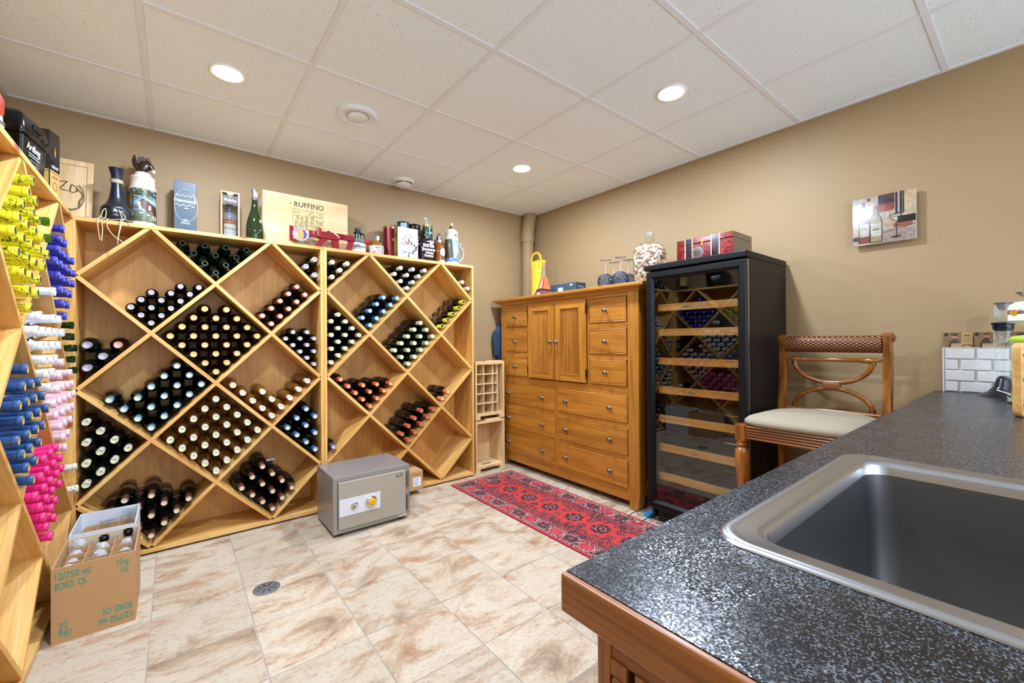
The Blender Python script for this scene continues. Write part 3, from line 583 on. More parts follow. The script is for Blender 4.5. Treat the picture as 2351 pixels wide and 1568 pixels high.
# ------------------------------------------------------------------ wooden wine crates by the dresser
def crate(z, h, label, dividers):
    t = thing('wine_crate', label, 'crate', (-.722, -.272, z)); w = .157; d = .23; th = .016
    for k in range(4): part('back_plank', MB().box(-w+th+(2*w-2*th)*k/4+.0006, -w+th+(2*w-2*th)*(k+1)/4-.0006, d-.012, d, .02, h-.02), M_CRATE, t)
    part('side_plank', MB().box(-w, -w+th, 0, d, 0, h), M_CRATE, t); part('side_plank', MB().box(w-th, w, 0, d, 0, h), M_CRATE, t)
    part('end_board', MB().box(-w+th, w-th, .004, d-.012, .03, .05), M_CRATEX, t); part('end_board', MB().box(-w+th, w-th, .004, d-.012, h-.028, h-.008), M_CRATEX, t)
    [part('foot_batten', MB().box(a, a+.035, .0, .04, 0, .03), M_CRATE, t) for a in (-w+th, w-th-.035)]
    part('batten', MB().box(-.04, w-th, .012, .045, h-.008, h+.006), M_CRATEX, t)
    if dividers:
        for x in (-.055, .045): part('divider_slat', MB().box(x-.004, x+.004, .02, d-.04, .05, h-.028), M_CRATE, t)
        for k in range(1, 5): part('divider_slat', MB().box(-w+th, .095, .018, d-.038, .05+(h-.078)*k/5-.0035, .05+(h-.078)*k/5+.0035), M_CRATEX, t)
        part('divider_slat', MB().box(.091, .099, .02, d-.04, .05, h-.028), M_CRATE, t)
    else: part('handle_slot', MB().box(-.045, .045, .0035, .0045, .036, .042).box(-.05, .05, .05, .09, .0498, .0503), mat('slot_shadow_brown', '9a6c3c', .8), t)
    return t
crate(0, .455, 'empty pine wine crate on the floor between rack and dresser', False)
crate(.4615, .51, 'pine wine crate with bottle dividers stacked on the empty crate', True)

# ------------------------------------------------------------------ oak dresser
t = thing('dresser', 'honey oak dresser with fluted doors and pewter knobs against right wall', 'dresser', (-.49, -.13, 0), -PI/2); DR = t
Wd = 1.525; D = .315
part('carcass', MB().box(.03, Wd-.03, .022, D-.012, .075, 1.49), M_OAK, t)
part('back_panel', MB().box(.02, Wd-.02, D-.012, D, .06, 1.5), M_OAK, t)
for x0, x1 in ((0, .066), (Wd-.09, Wd)): part('front_post', MB().loft([[(a, b, z) for a, b in ((x0+q, 0), (x1-q, 0), (x1-q, .07-q), (x0+q, .07-q))] for z, q in ((0, .014), (.11, 0), (1.49, 0))]), M_OAKZ, t, bevel=.003)
for x0 in (.004, Wd-.064): part('rear_post', MB().box(x0, x0+.06, D-.06, D-.001, 0, 1.49), M_OAKZ, t, bevel=.003)
part('side_panel', MB().box(Wd-.022, Wd-.012, .07, D-.06, .14, 1.49), M_OAKZ, t); part('side_panel', MB().box(.012, .022, .07, D-.06, .14, 1.49), M_OAKZ, t)
for z0, z1 in ((.10, .2), (.755, .80), (1.40, 1.49)): part('side_rail', MB().box(Wd-.03, Wd-.004, .07, D-.06, z0, z1), M_OAK, t, bevel=.002)
part('top_rail', MB().box(.066, Wd-.09, .006, .024, 1.466, 1.49), M_OAK, t); part('bottom_apron', MB().box(.066, Wd-.09, .004, .024, .052, .122), M_OAK, t, bevel=.002)
part('crown_moulding', MB().loft([[(-.004-q, -.004-q, z), (Wd+.004+q, -.004-q, z), (Wd+.004+q, D, z), (-.004-q, D, z)] for z, q in ((1.484, 0), (1.492, .004), (1.5, .012), (1.509, .03), (1.515, .034))]), M_OAK, t)
part('top_board', MB().box(-.075, Wd+.065, -.048, D+.002, 1.515, 1.54), M_OAK, t, bevel=.005)
def knob(parent, x, z, y=-.003):
    part('knob', facing([(.009, 0), (.007, .003), (.006, .012), (.012, .018), (.0165, .024), (.0165, .029), (.012, .034), (.001, .0355)], x, z, y, 20), M_PEWTER, parent, 50)
def drawer(x0, x1, z0, z1, knobs):
    x0 += .002; x1 -= .002; z0 += .002; z1 -= .002
    d = part('drawer', MB().loft([[(x0+q, y, z0+q), (x1-q, y, z0+q), (x1-q, y, z1-q), (x0+q, y, z1-q)] for y, q in ((.02, 0), (.001, 0), (-.003, .003), (-.0035, .007), (-.001, .010), (-.001, .014), (-.003, .016))]), M_OAK, t)
    for kx in knobs: knob(d, kx, (z0+z1)/2)
for za, zb in ((1.278, 1.458), (1.05, 1.236), (.83, 1.012)):
    drawer(.074, .378, za, zb, [.187] if False else [.226]); drawer(1.096, 1.424, za, zb, [1.255])
for za, zb in ((.578, .768), (.355, .54), (.135, .322)):
    drawer(.068, .722, za, zb, [.127, .583] if False else [.13, .585]); drawer(.758, 1.43, za, zb, [.86, 1.292])
for z0, z1 in ((1.012, 1.05), (1.236, 1.278), (.822, .83), (1.458, 1.466)):
    for x0, x1 in ((.066, .384), (1.091, 1.43)): part('drawer_divider', MB().box(x0, x1, .002, .024, z0+.0005, z1-.0005), M_OAK, t)
for z0, z1 in ((.54, .578), (.322, .355), (.122, .135), (.768, .7825)):
    for x0, x1 in ((.066, .724), (.755, 1.435)): part('drawer_divider', MB().box(x0, x1, .002, .024, z0+.0005, z1-.0005), M_OAK, t)
def door(x0, x1, hinge, kx):
    d = part('door', MB().box(x0+.05, x1-.05, .0015, .006, .86, 1.44), M_OAKZ, t)
    for a in (x0, x1-.062): part('door_stile', MB().box(a, a+.062, -.016, .006, .832, 1.464), M_OAKZ, d, bevel=.003)
    for a in (.832, 1.408): part('door_rail', MB().box(x0+.062, x1-.062, -.0158, .006, a, a+.056), M_OAK, d, bevel=.002)
    n = 12; fw = (x1-x0-.124)/n
    for k in range(n):
        a = x0+.062+k*fw; l = [(a+fw*.15, .0016), (a+fw*.17, -.006), (a+fw*.3, -.0105), (a+fw*.5, -.012), (a+fw*.7, -.0105), (a+fw*.83, -.006), (a+fw*.85, .0016)]
        part('flute', MB().prism(l, .889, 1.407), M_OAKZ, d, 40)
    for a in (x0+.059, x1-.065): part('bead', MB().box(a, a+.006, -.019, -.008, .884, 1.412), M_OAKZ, d)
    for a in (.885, 1.405): part('bead', MB().box(x0+.065, x1-.065, -.0188, -.008, a, a+.006), M_OAK, d)
    for z in (.90, 1.39): part('hinge', MB().cyl((hinge, -.012, z-.035), (hinge, -.012, z+.035), .006, seg=10), mat('hinge_bronze', '3a2a1c', .4, .8), d)
    knob(d, kx, 1.142, -.016)
door(.408, .73, .402, .70); door(.74, 1.066, 1.072, .768)
part('centre_stile', MB().box(.724, .755, .004, .024, .122, .79), M_OAKZ, t)
part('mid_rail', MB().box(.066, Wd-.09, .003, .024, .782, .822), M_OAK, t)
for x in (.384, 1.073): part('inner_stile', MB().box(x, x+.018, .004, .024, .822, 1.466), M_OAKZ, t)

# ------------------------------------------------------------------ wine fridge
M_FR = mat('fridge_black', '07080a', .42, spec=.25, bump=.03, bscale=260.); M_FRS = mat('fridge_side', '16120f', .5, spec=.3); M_IN = mat('fridge_interior', '0b0b0d', .6)
t = thing('wine_fridge', 'tall black wine fridge with glass door and oak-fronted shelves', 'fridge', (-.57, -1.768, 0), -PI/2); FW = .604; FD = .545
part('side_wall', MB().box(0, .02, .052, FD, .02, 1.588), M_FRS, t); part('side_wall', MB().box(FW-.02, FW, .052, FD, .02, 1.588), M_FRS, t)
part('rear_wall', MB().box(.02, FW-.02, FD-.02, FD, .02, 1.588), M_IN, t); part('floor_pan', MB().box(.02, FW-.02, .052, FD-.02, .10, .13), M_IN, t)
part('inner_liner', MB().box(.02, .035, .06, FD-.02, .13, 1.56).box(FW-.035, FW-.02, .06, FD-.02, .13, 1.56).box(.02, FW-.02, .06, FD-.02, 1.56, 1.588), M_IN, t)
part('top_cover', MB().box(-.012, FW+.004, -.002, FD+.006, 1.588, 1.625), M_FR, t, bevel=.006)
d = part('door', MB().loft([[(0, .05, .1), (FW, .05, .1), (FW, .05, 1.58), (0, .05, 1.58)], [(0, .006, .1), (FW, .006, .1), (FW, .006, 1.58), (0, .006, 1.58)], [(.006, 0, .106), (FW-.006, 0, .106), (FW-.006, 0, 1.574), (.006, 0, 1.574)], [(.034, 0, .136), (FW-.034, 0, .136), (FW-.034, 0, 1.546), (.034, 0, 1.546)], [(.05, .016, .152), (FW-.05, .016, .152), (FW-.05, .016, 1.53), (.05, .016, 1.53)], [(.05, .05, .152), (FW-.05, .05, .152), (FW-.05, .05, 1.53), (.05, .05, 1.53)]], False, False), M_FR, t)
part('glass_pane', MB().box(.048, FW-.048, .018, .022, .15, 1.532), glass('fridge_tinted_glass', 'f0f0ee', .9, .004, mx=.75), d)
part('gasket', MB().box(.03, FW-.03, .05, .054, .12, .15).box(.03, FW-.03, .05, .054, 1.53, 1.56).box(.03, .05, .05, .054, .15, 1.53).box(FW-.05, FW-.03, .05, .054, .15, 1.53), M_BLACK, d)
part('hinge_strip', MB().box(FW-.004, FW+.003, .012, .03, .1, 1.58), M_STEEL, d)
for k, z in enumerate((1.357, 1.201, 1.02, .839, .658, .477, .295)):
    s = part('shelf', MB().box(.04, FW-.035, .06, .085, z-.024, z+.02), wood('fridge_shelf_beech', 'd8883a', 'f0ac54', 'f8c67c', 'x', .45, 1.2), t, bevel=.003)
    part('shelf_rack', MB().box(.04, FW-.035, .09, .094, z-.006, z).box(.04, FW-.035, .48, .484, z-.006, z), M_CHROME, s)
    if k in (0, 3, 5): prints(s, 'plate', (.235+.01*k, .06, z-.002), (1, 0, 0), (0, 0, 1), [('rect', -.028, -.007, .028, .007, 'c8b48c'), ('text', 'Danby', 0, -.005, .015, .0003, '6a5a40')], lift=.001)
part('kick_grille', MB().box(.03, FW-.03, .07, .09, 0.0, .098), M_IN, t)
for k in range(5): part('grille_slot', MB().box(.06, FW-.06, .064, .071, .015+.016*k, .022+.016*k), M_BLACK, t)
t = thing('plastic_pad', 'bright blue plastic pad on the floor under the wine fridge', 'pad', (-.478, -1.735, 0))
part('pad', MB().box(-.05, .06, -.02, .025, .0, .03), mat('cyan_plastic', '1f86c4', .4), t, bevel=.004)
t = thing('wire_stand', 'small bent chrome wire stand lying at the rug corner', 'stand', (-.6, -1.74, .0095))
part('outer_loop', MB().tube([(.12, .075, .02), (.0, .07, .02), (-.055, .062, .016), (-.066, .05, .014), (-.075, -.02, .014), (-.066, -.035, .014), (.0, -.035, .018), (.12, -.02, .02)], .0035, 8), M_CHROME, t, 60)
part('inner_loop', MB().tube([(.12, .05, .03), (.03, .05, .026), (.012, .04, .026), (.012, -.03, .02), (.03, -.035, .02), (.12, -.01, .02)], .003, 8), M_CHROME, t, 60)
part('foot', MB().tube([(-.06, .058, .014), (-.062, .06, .0)], .003, 6).tube([(-.066, -.03, .014), (-.066, -.032, .0)], .003, 6).tube([(.12, .03, .02), (.12, .03, .0)], .003, 6), M_CHROME, t)

# ------------------------------------------------------------------ runner rug
def rug_paint(u, v):
    X = (u-.5)*.61; Y = v*1.86; d = np.minimum(np.minimum(.305-np.abs(X), Y), 1.86-Y)
    P = Paint(u, v, 'a82c2c'); P.u, P.v = X, Y
    n1 = fbm(X*60, Y*60, 3); n2 = fbm(X*110+9, Y*110+3, 2); n3 = fbm(X*9+2, Y*9, 3)
    P.put((n3-.4)*2.5, '9a2c40', .7)
    fl = d > .115; q = .028
    gx = X/q; row = np.floor(Y/q+.5); gx = gx+.5*(row % 2); rx = (gx-np.floor(gx+.5))*q; ry = (Y/q-row)*q; rr_ = np.hypot(rx, ry)*(1+.25*np.cos(6*np.arctan2(ry, rx)))+(n1-.5)*.004
    P.put(fl & (np.abs(n3-.5) < .022), '2a141c', .8); P.put(fl & (n2 > .6), '3e1822', .75); P.put(fl & (n2 < .36), 'a0584e', .5)
    P.put(fl & (rr_ > .0042) & (rr_ < .0088), '27131c', .85); P.put(fl & (rr_ < .0036), 'b59088', .75)
    for k in range(8):
        cy = .155+k*.222; r = np.hypot(X, Y-cy); th = np.arctan2(X, Y-cy)
        P.put(fl & (r < .10+.014*np.cos(8*th)) & (r > .062), 'c0302a', .9)
        P.put((r < .055+.012*np.cos(8*th)) & (n1 > .36), '221420', .95); P.put((r < .05) & (np.sin(r*240) > .55) & (n2 > .4), 'c08a8a', .8); P.put(r < .012, 'd04038')
    b = (d <= .115) & (d > .03)
    along = np.where(.305-np.abs(X) <= np.minimum(Y, 1.86-Y), Y, X); w = (d-.0725)/.042; ph = along/.118; c = ph-np.floor(ph); alt = np.floor(ph).astype(int) % 2
    jag = .13*np.sign(np.sin(along*2*PI/.012))*(n1 > .4)
    P.put(b, '8e2232'); md = np.maximum(np.abs(c-.5)*2.05+.32*np.abs(w), np.abs(w)*1.0)+jag*.35; m = b & (md < .93)
    P.put(m & (alt == 0), '2a1a1e'); P.put(m & (alt == 1), 'b02a34'); P.put(m & (np.sin(X*2*PI/.0115)*np.sin(Y*2*PI/.0115) > .5), 'b58f8c', .7)
    P.put(m & (md < .3), 'c43034', .8); P.put(b & (np.abs(md-.95) < .07), 'bfa588', .85); P.put(b & ~m & (n1 > .52), '24121a', .9); P.put(b & ~m & (n2 > .58), 'b89082', .6); P.put(m & (n2 > .63), '3a1420', .7)
    for lo, hi in ((.016, .032), (.108, .122)):
        s = (d > lo) & (d < hi); P.put(s, '20161c'); P.put(s & (np.sin(along*2*PI/.018+(d-lo)*380) > .2), 'd3bfa6', .9); P.put(s & (np.sin(along*2*PI/.036+1) > .7), 'a02c34'); P.put(s & (n2 > .6), '20161c', .7)
    P.put(d < .014, 'b5303a')
    return P.c
rug = thing('rug', 'red patterned oriental runner rug on the tiles in front of dresser', 'rug', (-.893, -.395, 0), math.radians(-.2))
part('pile', MB().box(-.305, .305, -1.86, 0, .0005, .008), mat('rug_edge_red', '8e2028', .95), rug)
picture(rug, 'woven_pattern', 204, 620, rug_paint, lambda u, v: np.stack([(u-.5)*.61, -v*1.86, np.full_like(u, .0086)], 1), rough=.95)

# ------------------------------------------------------------------ floor drain
t = thing('floor_drain', 'round chrome floor drain with star slots set in the tiles', 'drain', (-2.581, -1.067, 0))
part('plate', MB().lathe([(.056, .0005), (.056, .003), (.052, .0042), (.001, .0042)], 40), mat('drain_steel', '8c8c8a', .45, .7), t, 40)
b = MB()
for k in range(8):
    a = k*PI/4+.2; c, s = math.cos(a), math.sin(a); r0, r1 = (.014, .042) if k % 4 else (.03, .04)
    b.add([(c*r0-s*.0022, s*r0+c*.0022, .0045), (c*r1-s*.0022, s*r1+c*.0022, .0045), (c*r1+s*.0022, s*r1-c*.0022, .0045), (c*r0+s*.0022, s*r0-c*.0022, .0045)], [(0, 1, 2, 3)])
o = part('slot_pattern', b, mat('drain_dark', '0c0c0c', .8), t)

# ------------------------------------------------------------------ corner pipe
t = thing('drain_pipe', 'tan painted drain pipe rising in the room corner behind dresser', 'pipe', (0, 0, 0))
part('pipe', MB().tube([(-.102, -.075, 0), (-.102, -.075, 2.2)], .06, 24), M_WALL, t, 60)
part('elbow', MB().tube([(-.102, -.075, 2.18), (-.1, -.075, 2.24), (-.088, -.074, 2.33), (-.072, -.074, 2.4), (-.07, -.074, H)], .066, 24), M_WALL, t, 60)
part('collar', MB().tube([(-.102, -.075, 2.15), (-.102, -.075, 2.22)], .067, 24).tube([(-.09, -.074, 2.32), (-.085, -.074, 2.35)], .069, 24), M_WALL, t, 60)
# coat behind the dresser
t = thing('jacket', 'blue denim jacket hanging on back wall behind the dresser', 'jacket', (-.40, -.04, 1.2))
l = []
for z, hw_, dd, ox in ((-.26, .06, .026, .01), (-.2, .075, .034, .0), (-.1, .085, .036, -.005), (-.02, .085, .034, .0), (.03, .095, .04, -.012), (.075, .08, .036, .0), (.115, .05, .026, .01), (.14, .02, .012, .02)):
    l.append([(ox+hw_*math.cos(a)*(1+.08*math.sin(5*a+z*40)), dd*.9*math.sin(a)*(1+.12*math.sin(7*a+z*60)), z) for a in [k*2*PI/24 for k in range(24)]])
part('body', MB().loft(l), mat('denim', '2c4a6c', .9, bump=.3, bscale=400.), t, 60)
part('sleeve', MB().tube([(-.085, .0, .04), (-.102, -.005, -.02), (-.095, .0, -.1), (-.088, .0, -.19)], [.028, .03, .028, .024], 12), mat('denim_dark', '24384e', .9), t, 60)
part('hook', MB().cyl((.02, .04, .15), (.02, 0, .15), .006), M_STEEL, t)

t = thing('paper_tag', 'crumpled pale paper tag on top of the brown-capped bottles beside safe', 'paper tag', (-2.436, -.15, .3655))
rr = np.random.RandomState(4); b = MB(); n = 6
P_ = [((i/(n-1)-.5)*.075, (j/(n-1)-.5)*.05, .012*abs(math.sin(i*1.7+j))+.006*rr.rand()) for j in range(n) for i in range(n)]
b.add(P_, [(j*n+i, j*n+i+1, j*n+n+i+1, j*n+n+i) for j in range(n-1) for i in range(n-1)]); o = part('paper', b, mat('pale_paper', 'c6cad4', .6), t); m_ = o.modifiers.new('sheet', 'SOLIDIFY'); m_.thickness = .0006
# ------------------------------------------------------------------ sink counter
def laminate():
    m, nt, b = newmat('charcoal_laminate'); L = nt.links.new; v = objvec(nt, (1, 1, 1), False)
    n = nt.nodes.new('ShaderNodeTexNoise'); n.inputs['Scale'].default_value = 14; n.inputs['Detail'].default_value = 4; L(v, n.inputs['Vector'])
    vo = nt.nodes.new('ShaderNodeTexVoronoi'); vo.inputs['Scale'].default_value = 560; L(v, vo.inputs['Vector'])
    sx = nt.nodes.new('ShaderNodeSeparateColor'); L(vo.outputs['Color'], sx.inputs[0])
    ad = nt.nodes.new('ShaderNodeMath'); ad.operation = 'MULTIPLY_ADD'; ad.inputs[1].default_value = .5; L(n.outputs[0], ad.inputs[0]); L(sx.outputs[2], ad.inputs[2])
    r = ramp(nt, [(.3, '0c0c0d'), (.85, '151617'), (1.08, '2e3034'), (1.2, '5a5d62')]); mr = nt.nodes.new('ShaderNodeMath'); mr.operation = 'MULTIPLY'; mr.inputs[1].default_value = .8; L(ad.outputs[0], mr.inputs[0])
    for e in r.color_ramp.elements: e.position = e.position*.8
    L(mr.outputs[0], r.inputs[0]); L(r.outputs[0], b.inputs['Base Color'])
    # every grain of the textured laminate leans its own way, so it glints on its own
    sb = nt.nodes.new('ShaderNodeVectorMath'); sb.operation = 'SUBTRACT'; sb.inputs[1].default_value = (.5, .5, .5); L(vo.outputs['Color'], sb.inputs[0])
    sc = nt.nodes.new('ShaderNodeVectorMath'); sc.operation = 'MULTIPLY'; L(sb.outputs[0], sc.inputs[0])
    rs = ramp(nt, [(.42, (.1, .1, 0)), (.58, (.33, .33, 0))]); L(n.outputs[0], rs.inputs[0]); L(rs.outputs[0], sc.inputs[1])
    ge = nt.nodes.new('ShaderNodeNewGeometry'); av = nt.nodes.new('ShaderNodeVectorMath'); av.operation = 'ADD'; L(ge.outputs['Normal'], av.inputs[0]); L(sc.outputs[0], av.inputs[1])
    nm = nt.nodes.new('ShaderNodeVectorMath'); nm.operation = 'NORMALIZE'; L(av.outputs[0], nm.inputs[0]); L(nm.outputs[0], b.inputs['Normal'])
    b.inputs['Roughness'].default_value = .26; b.inputs['Specular IOR Level'].default_value = .4
    return m
M_LAM = laminate(); CZ = .897
CX0, CY1, CY0 = -2.572, -3.012, -3.66
SX0, SX1, SY1, SY0 = -2.372, -1.738, -3.066, -3.57
t = thing('worktop', 'charcoal speckled laminate worktop with brown oak edge at its end', 'worktop', (0, 0, 0))
h = .03; a, b_, c, d = SX0+h, SX1-h, SY0+h, SY1-h
part('slab', MB().box(CX0, a, CY0, CY1, CZ-.042, CZ).box(b_, -.002, CY0, CY1, CZ-.042, CZ).box(a, b_, CY0, c, CZ-.042, CZ).box(a, b_, d, CY1, CZ-.042, CZ), M_LAM, t)
part('edge_band', MB().box(CX0-.009, CX0, CY0, CY1+.004, CZ-.042, CZ), M_DOAK, t, bevel=.0025, label='brown oak end edge'); part('front_edge', MB().box(CX0, -.002, CY1, CY1+.003, CZ-.042, CZ), M_LAM, t)
t = thing('sink', 'rectangular stainless steel drop-in sink set in the charcoal worktop', 'sink', (0, 0, CZ))
M_BRUSH = mat('satin_stainless', '8c8c8b', .36, 1., bump=.02, bscale=500.); M_RIM = mat('polished_stainless', 'b2b4b6', .3, 1.)
lp = [rrect(SX0+o, SX1-o, SY0+o, SY1-o, r, z, 8) for o, r, z in ((0, .05, .0005), (.002, .05, .004), (.007, .048, .0062), (.013, .046, .005), (.018, .044, .0035), (.034, .04, .003), (.04, .04, .001), (.044, .042, -.006), (.048, .045, -.02))]
part('rim', MB().loft(lp, False, False), M_RIM, t, 60)
lp = [rrect(SX0+o, SX1-o, SY0+o, SY1-o, r, z, 8) for o, r, z in ((.048, .045, -.02), (.053, .047, -.12), (.058, .05, -.235), (.066, .055, -.252), (.085, .06, -.26), (.22, .03, -.263))]
part('bowl', MB().loft(lp, False, True), M_BRUSH, t, 60)
part('strainer', MB().lathe([(.045, -.2625), (.045, -.2595), (.038, -.26), (.03, -.2615), (.001, -.2615)], 28, (-2.055, -3.318, 0)), M_CHROME, t, 40)
t = thing('base_cabinet', 'brown oak mission style base cabinet under the charcoal worktop', 'cabinet', (0, 0, 0))
X = CX0-.004; y1 = -3.059
part('carcass', MB().box(X+.012, -.004, CY0+.03, y1, .09, CZ-.29).box(X+.012, X+.05, CY0+.03, y1, CZ-.29, CZ-.042).box(X+.05, -.004, y1-.018, y1, CZ-.29, CZ-.042).box(-.05, -.004, CY0+.03, y1-.018, CZ-.29, CZ-.042), M_DOAKZ, t)
part('plinth', MB().box(X+.05, -.004, CY0+.06, y1-.06, 0, .09), M_DOAKZ, t)
part('corner_stile', MB().box(X-.001, X+.012, y1-.013, y1+.003, .0, CZ-.042), M_DOAKZ, t, bevel=.002)
part('top_rail', MB().box(X+.002, X+.012, CY0+.03, y1-.013, .838, CZ-.042), M_DOAK, t)
part('slot_back', MB().box(X+.008, X+.0125, CY0+.03, y1-.013, .80, .84), mat('dark_slot_oak', '2a1408', .7), t)
k = 0; y = y1-.013
while y > CY0+.08: # tooth blocks between the dark slots
    part('tooth_block', MB().box(X+.0, X+.012, y-.019, y, .822, .8385), M_DOAKZ, t, bevel=.001); y -= .0285
part('ledge', MB().box(X-.002, X+.012, CY0+.03, y1-.016, .809, .822), M_DOAK, t, bevel=.002)
y = y1-.03
while y > CY0+.08:
    part('slat', MB().box(X+.002, X+.012, y-.012, y, .12, .809), M_DOAKZ, t, bevel=.001); y -= .03
part('foot_rail', MB().box(X, X+.012, CY0+.03, y1-.013, .09, .13), M_DOAK, t)

# brick splashback and postcards
M_BRICK = mat('white_brick', 'd0cbc4', .7, bump=.35, bscale=55.)
t = struct('trim_1', MB().box(-.006, 0, CY0, -3.040, CZ, 1.105), mat('white_grout', 'd8d5cf', .9)); t.name = 'trim_1'; SPL = t
part('edge_bead', MB().box(-.012, 0, -3.040, -3.036, CZ, 1.108).box(-.012, 0, CY0, -3.036, 1.105, 1.108), M_WHITE, t, bevel=.001)
rng = random.Random(3)
for r in range(4):
    z0 = CZ+.002+r*.0515; y = -3.043; first = (.047 if r % 2 == 0 else .1)
    while y > CY0+.01:
        w = min(first if y > -3.044 else .1, y-CY0-.002); first = .1
        if w > .012:
            ww, hh = w/2-.002, .0235; q = rng.uniform(.0, .002); e = [rng.uniform(0, .0025) for _ in range(4)]
            b = MB().loft([[(-.006, -ww, -hh), (-.006, ww, -hh), (-.006, ww, hh), (-.006, -ww, hh)], [(-.0125-q, -ww+e[0], -hh), (-.0125-q, ww, -hh+e[1]), (-.0125-q, ww-e[2], hh), (-.0125-q, -ww, hh-e[3])], [(-.0145-q, -ww+.003, -hh+.003), (-.0145-q, ww-.003, -hh+.003), (-.0145-q, ww-.003, hh-.003), (-.0145-q, -ww+.003, hh-.003)]], False, True)
            part('brick', b, M_BRICK, t, loc=(0, y-w/2, z0+.0245))
        y -= w+.004
def card_paint(kind):
    def f(u, v):
        P = Paint(u, v, 'c39a5c'); P.noise(6, .3, .8, '8a5a28', .6, kind*3.); P.noise(14, .5, .8, '4a3018', .4, kind)
        P.rect(0, 0, .62, 1, '6a4420', .35)
        P.ell(.40, .66, .085, .17, 'c9a070'); P.put(((u-.38)/.2)**2+((v-.15)/.36)**2 < 1, '3a2a1a', .9); P.ell(.40, .84, .11, .09, '3a2614'); P.rect(.27, .78, .53, .83, '3a2614' if kind == 0 else 'c9a070', .9)
        P.ell(.40, .56, .07, .05, '4a3018') if kind == 0 else P.ell(.40, .50, .1, .16, '3a2614')
        P.rect(.28, .0, .66, .26, 'd8bd85'); P.noise(30, .55, .7, '6a4a2a', .3); P.line([(.34, .15), (.42, .2), (.5, .13), (.6, .2)], .015, '5a3a1a')
        if kind == 0: P.rect(.63, .0, 1, 1, 'cfa35c'); P.line([(.66, .08), (.74, .18), (.9, .18), (.97, .08)], .05, '2a1a10'); [P.rect(.68, .66-.07*k, .95, .69-.07*k, '8a6432', .7) for k in range(5)]; P.rect(.7, .74, .9, .84, '6a4420', .8)
        P.rect(.03, .74, .16, .97, '141414'); return P.c*.8
    return f
for i, (ya, lab) in enumerate(((-3.039, 'sepia postcard of a man in a hat on the brick splashback ledge'), (-3.139, 'sepia postcard of a bearded man on the brick splashback ledge'), (-3.239, 'sepia postcard partly hidden behind the glass aerator tower'))):
    t = thing('postcard', lab, 'card', (-.012, ya-.0485, 1.1085), -PI/2, 'postcards along the splashback', rot=(math.radians(-8), 0, -PI/2))
    part('card', MB().box(-.048, .048, 0, .0012, 0, .072), mat('card_edge', 'b59a6a', .7), t)
    picture(t, 'photo_print', 97, 73, card_paint(i % 2), lambda u, v: np.stack([(u-.5)*.096, np.full_like(u, -.0004), v*.072], 1), .5)

# ------------------------------------------------------------------ things on the counter
t = thing('cutting_board', 'bamboo cutting board with dark dots standing on the worktop', 'board', (-.80, -3.2865, CZ), math.radians(-20))
part('board', MB().loft([rrect(0, .03, 0, .24, .007, 0, 4)]*2) if False else MB().prism([(x, z) for x, z, _ in rrect(0, .21, 0, .24, .02, 0, 5)], -.011, .011, f=lambda x, z, y: (x, y, z)), wood('bamboo', 'b9803c', 'd2a058', 'deb878', 'x', .45, 1.), t, bevel=.003)
part('peg_dot', facing([(.004, 0), (.004, .0006), (.001, .0006)], .012, .04, -.011, 12).add(*[(q := facing([(.004, 0), (.004, .0006), (.001, .0006)], .012, .12, -.011, 12)).v, q.f]).add(*[(q := facing([(.004, 0), (.004, .0006), (.001, .0006)], .012, .2, -.011, 12)).v, q.f]), mat('peg_dark', '5a4a3a', .6), t)
t = thing('wine_aerator', 'clear wine aerator tower on a flared black foot beside splashback', 'aerator', (-.1, -3.232, CZ))
part('foot', MB().loft([[(a*s+ox, b*s*.8+oy, z) for a, b in [(math.cos(k*PI/12), math.sin(k*PI/12)) for k in range(24)]] for s, z, ox, oy in ((.07, .0, -.015, .03), (.066, .004, -.013, .026), (.044, .02, -.004, .012), (.034, .045, 0, .003), (.028, .075, .0, 0), (.016, .09, 0, 0))]), M_BLACK, t, 60)
part('glass_column', MB().lathe([(.022, .07), (.025, .15), (.03, .24), (.032, .30)], 24, cap0=False, cap1=False), glass('column_glass', 'fafcfb', .6, mx=.35), t, 60)
part('black_collar', MB().lathe([(.024, .285), (.032, .295), (.032, .312), (.036, .314), (.036, .322), (.014, .322)], 28), mat('navy_gloss', '0c1524', .15), t, 40)
part('funnel', MB().lathe([(.024, .285), (.015, .25), (.01, .235), (.009, .235), (.014, .25)], 20, cap0=False, cap1=False), M_CLEARG, t, 50)
part('glass_bowl', MB().lathe([(.009, .323), (.021, .33), (.027, .36), (.027, .405)], 24, cap0=False, cap1=False), M_CLEARG, t, 60)
part('lid', MB().lathe([(.001, .375), (.014, .38), (.019, .4), (.027, .402), (.028, .408), (.001, .409)], 24), mat('smoke_plastic', '55544f', .2), t, 50)
t = thing('drink_mixer', 'mint green drink mixer with white and chrome top beside cutting board', 'mixer', (-.335, -3.319, CZ))
MINT = mat('mint_enamel', 'a9cfa4', .2, coat=.5); LIME = mat('lime_lid', 'b6c84a', .3)
part('base', MB().loft([[(.085*s*math.cos(a), .07*s*math.sin(a), z) for a in [k*PI/16 for k in range(32)]] for s, z in ((.96, .008), (1, .014), (.97, .03), (.75, .042), (.55, .055), (.45, .08))]), MINT, t, 50)
part('chrome_foot', MB().loft([[(.085*s*math.cos(a), .07*s*math.sin(a), z) for a in [k*PI/16 for k in range(32)]] for s, z in ((.93, 0), (1.02, .002), (1.02, .009), (.95, .012))]), M_CHROME, t, 50)
part('lever', MB().tube([(-.06, .055, .035), (-.08, .075, .045), (-.1, .095, .055)], .004, 8).lathe([(.014, .025), (.016, .035), (.008, .042)], 14, (-.062, .05, 0)), M_CHROME, t, 50)
part('jug', MB().lathe([(.038, .075), (.045, .09), (.058, .17), (.062, .225), (.06, .24)], 28, cap0=True, cap1=False), MATS['column_glass'], t, 60)
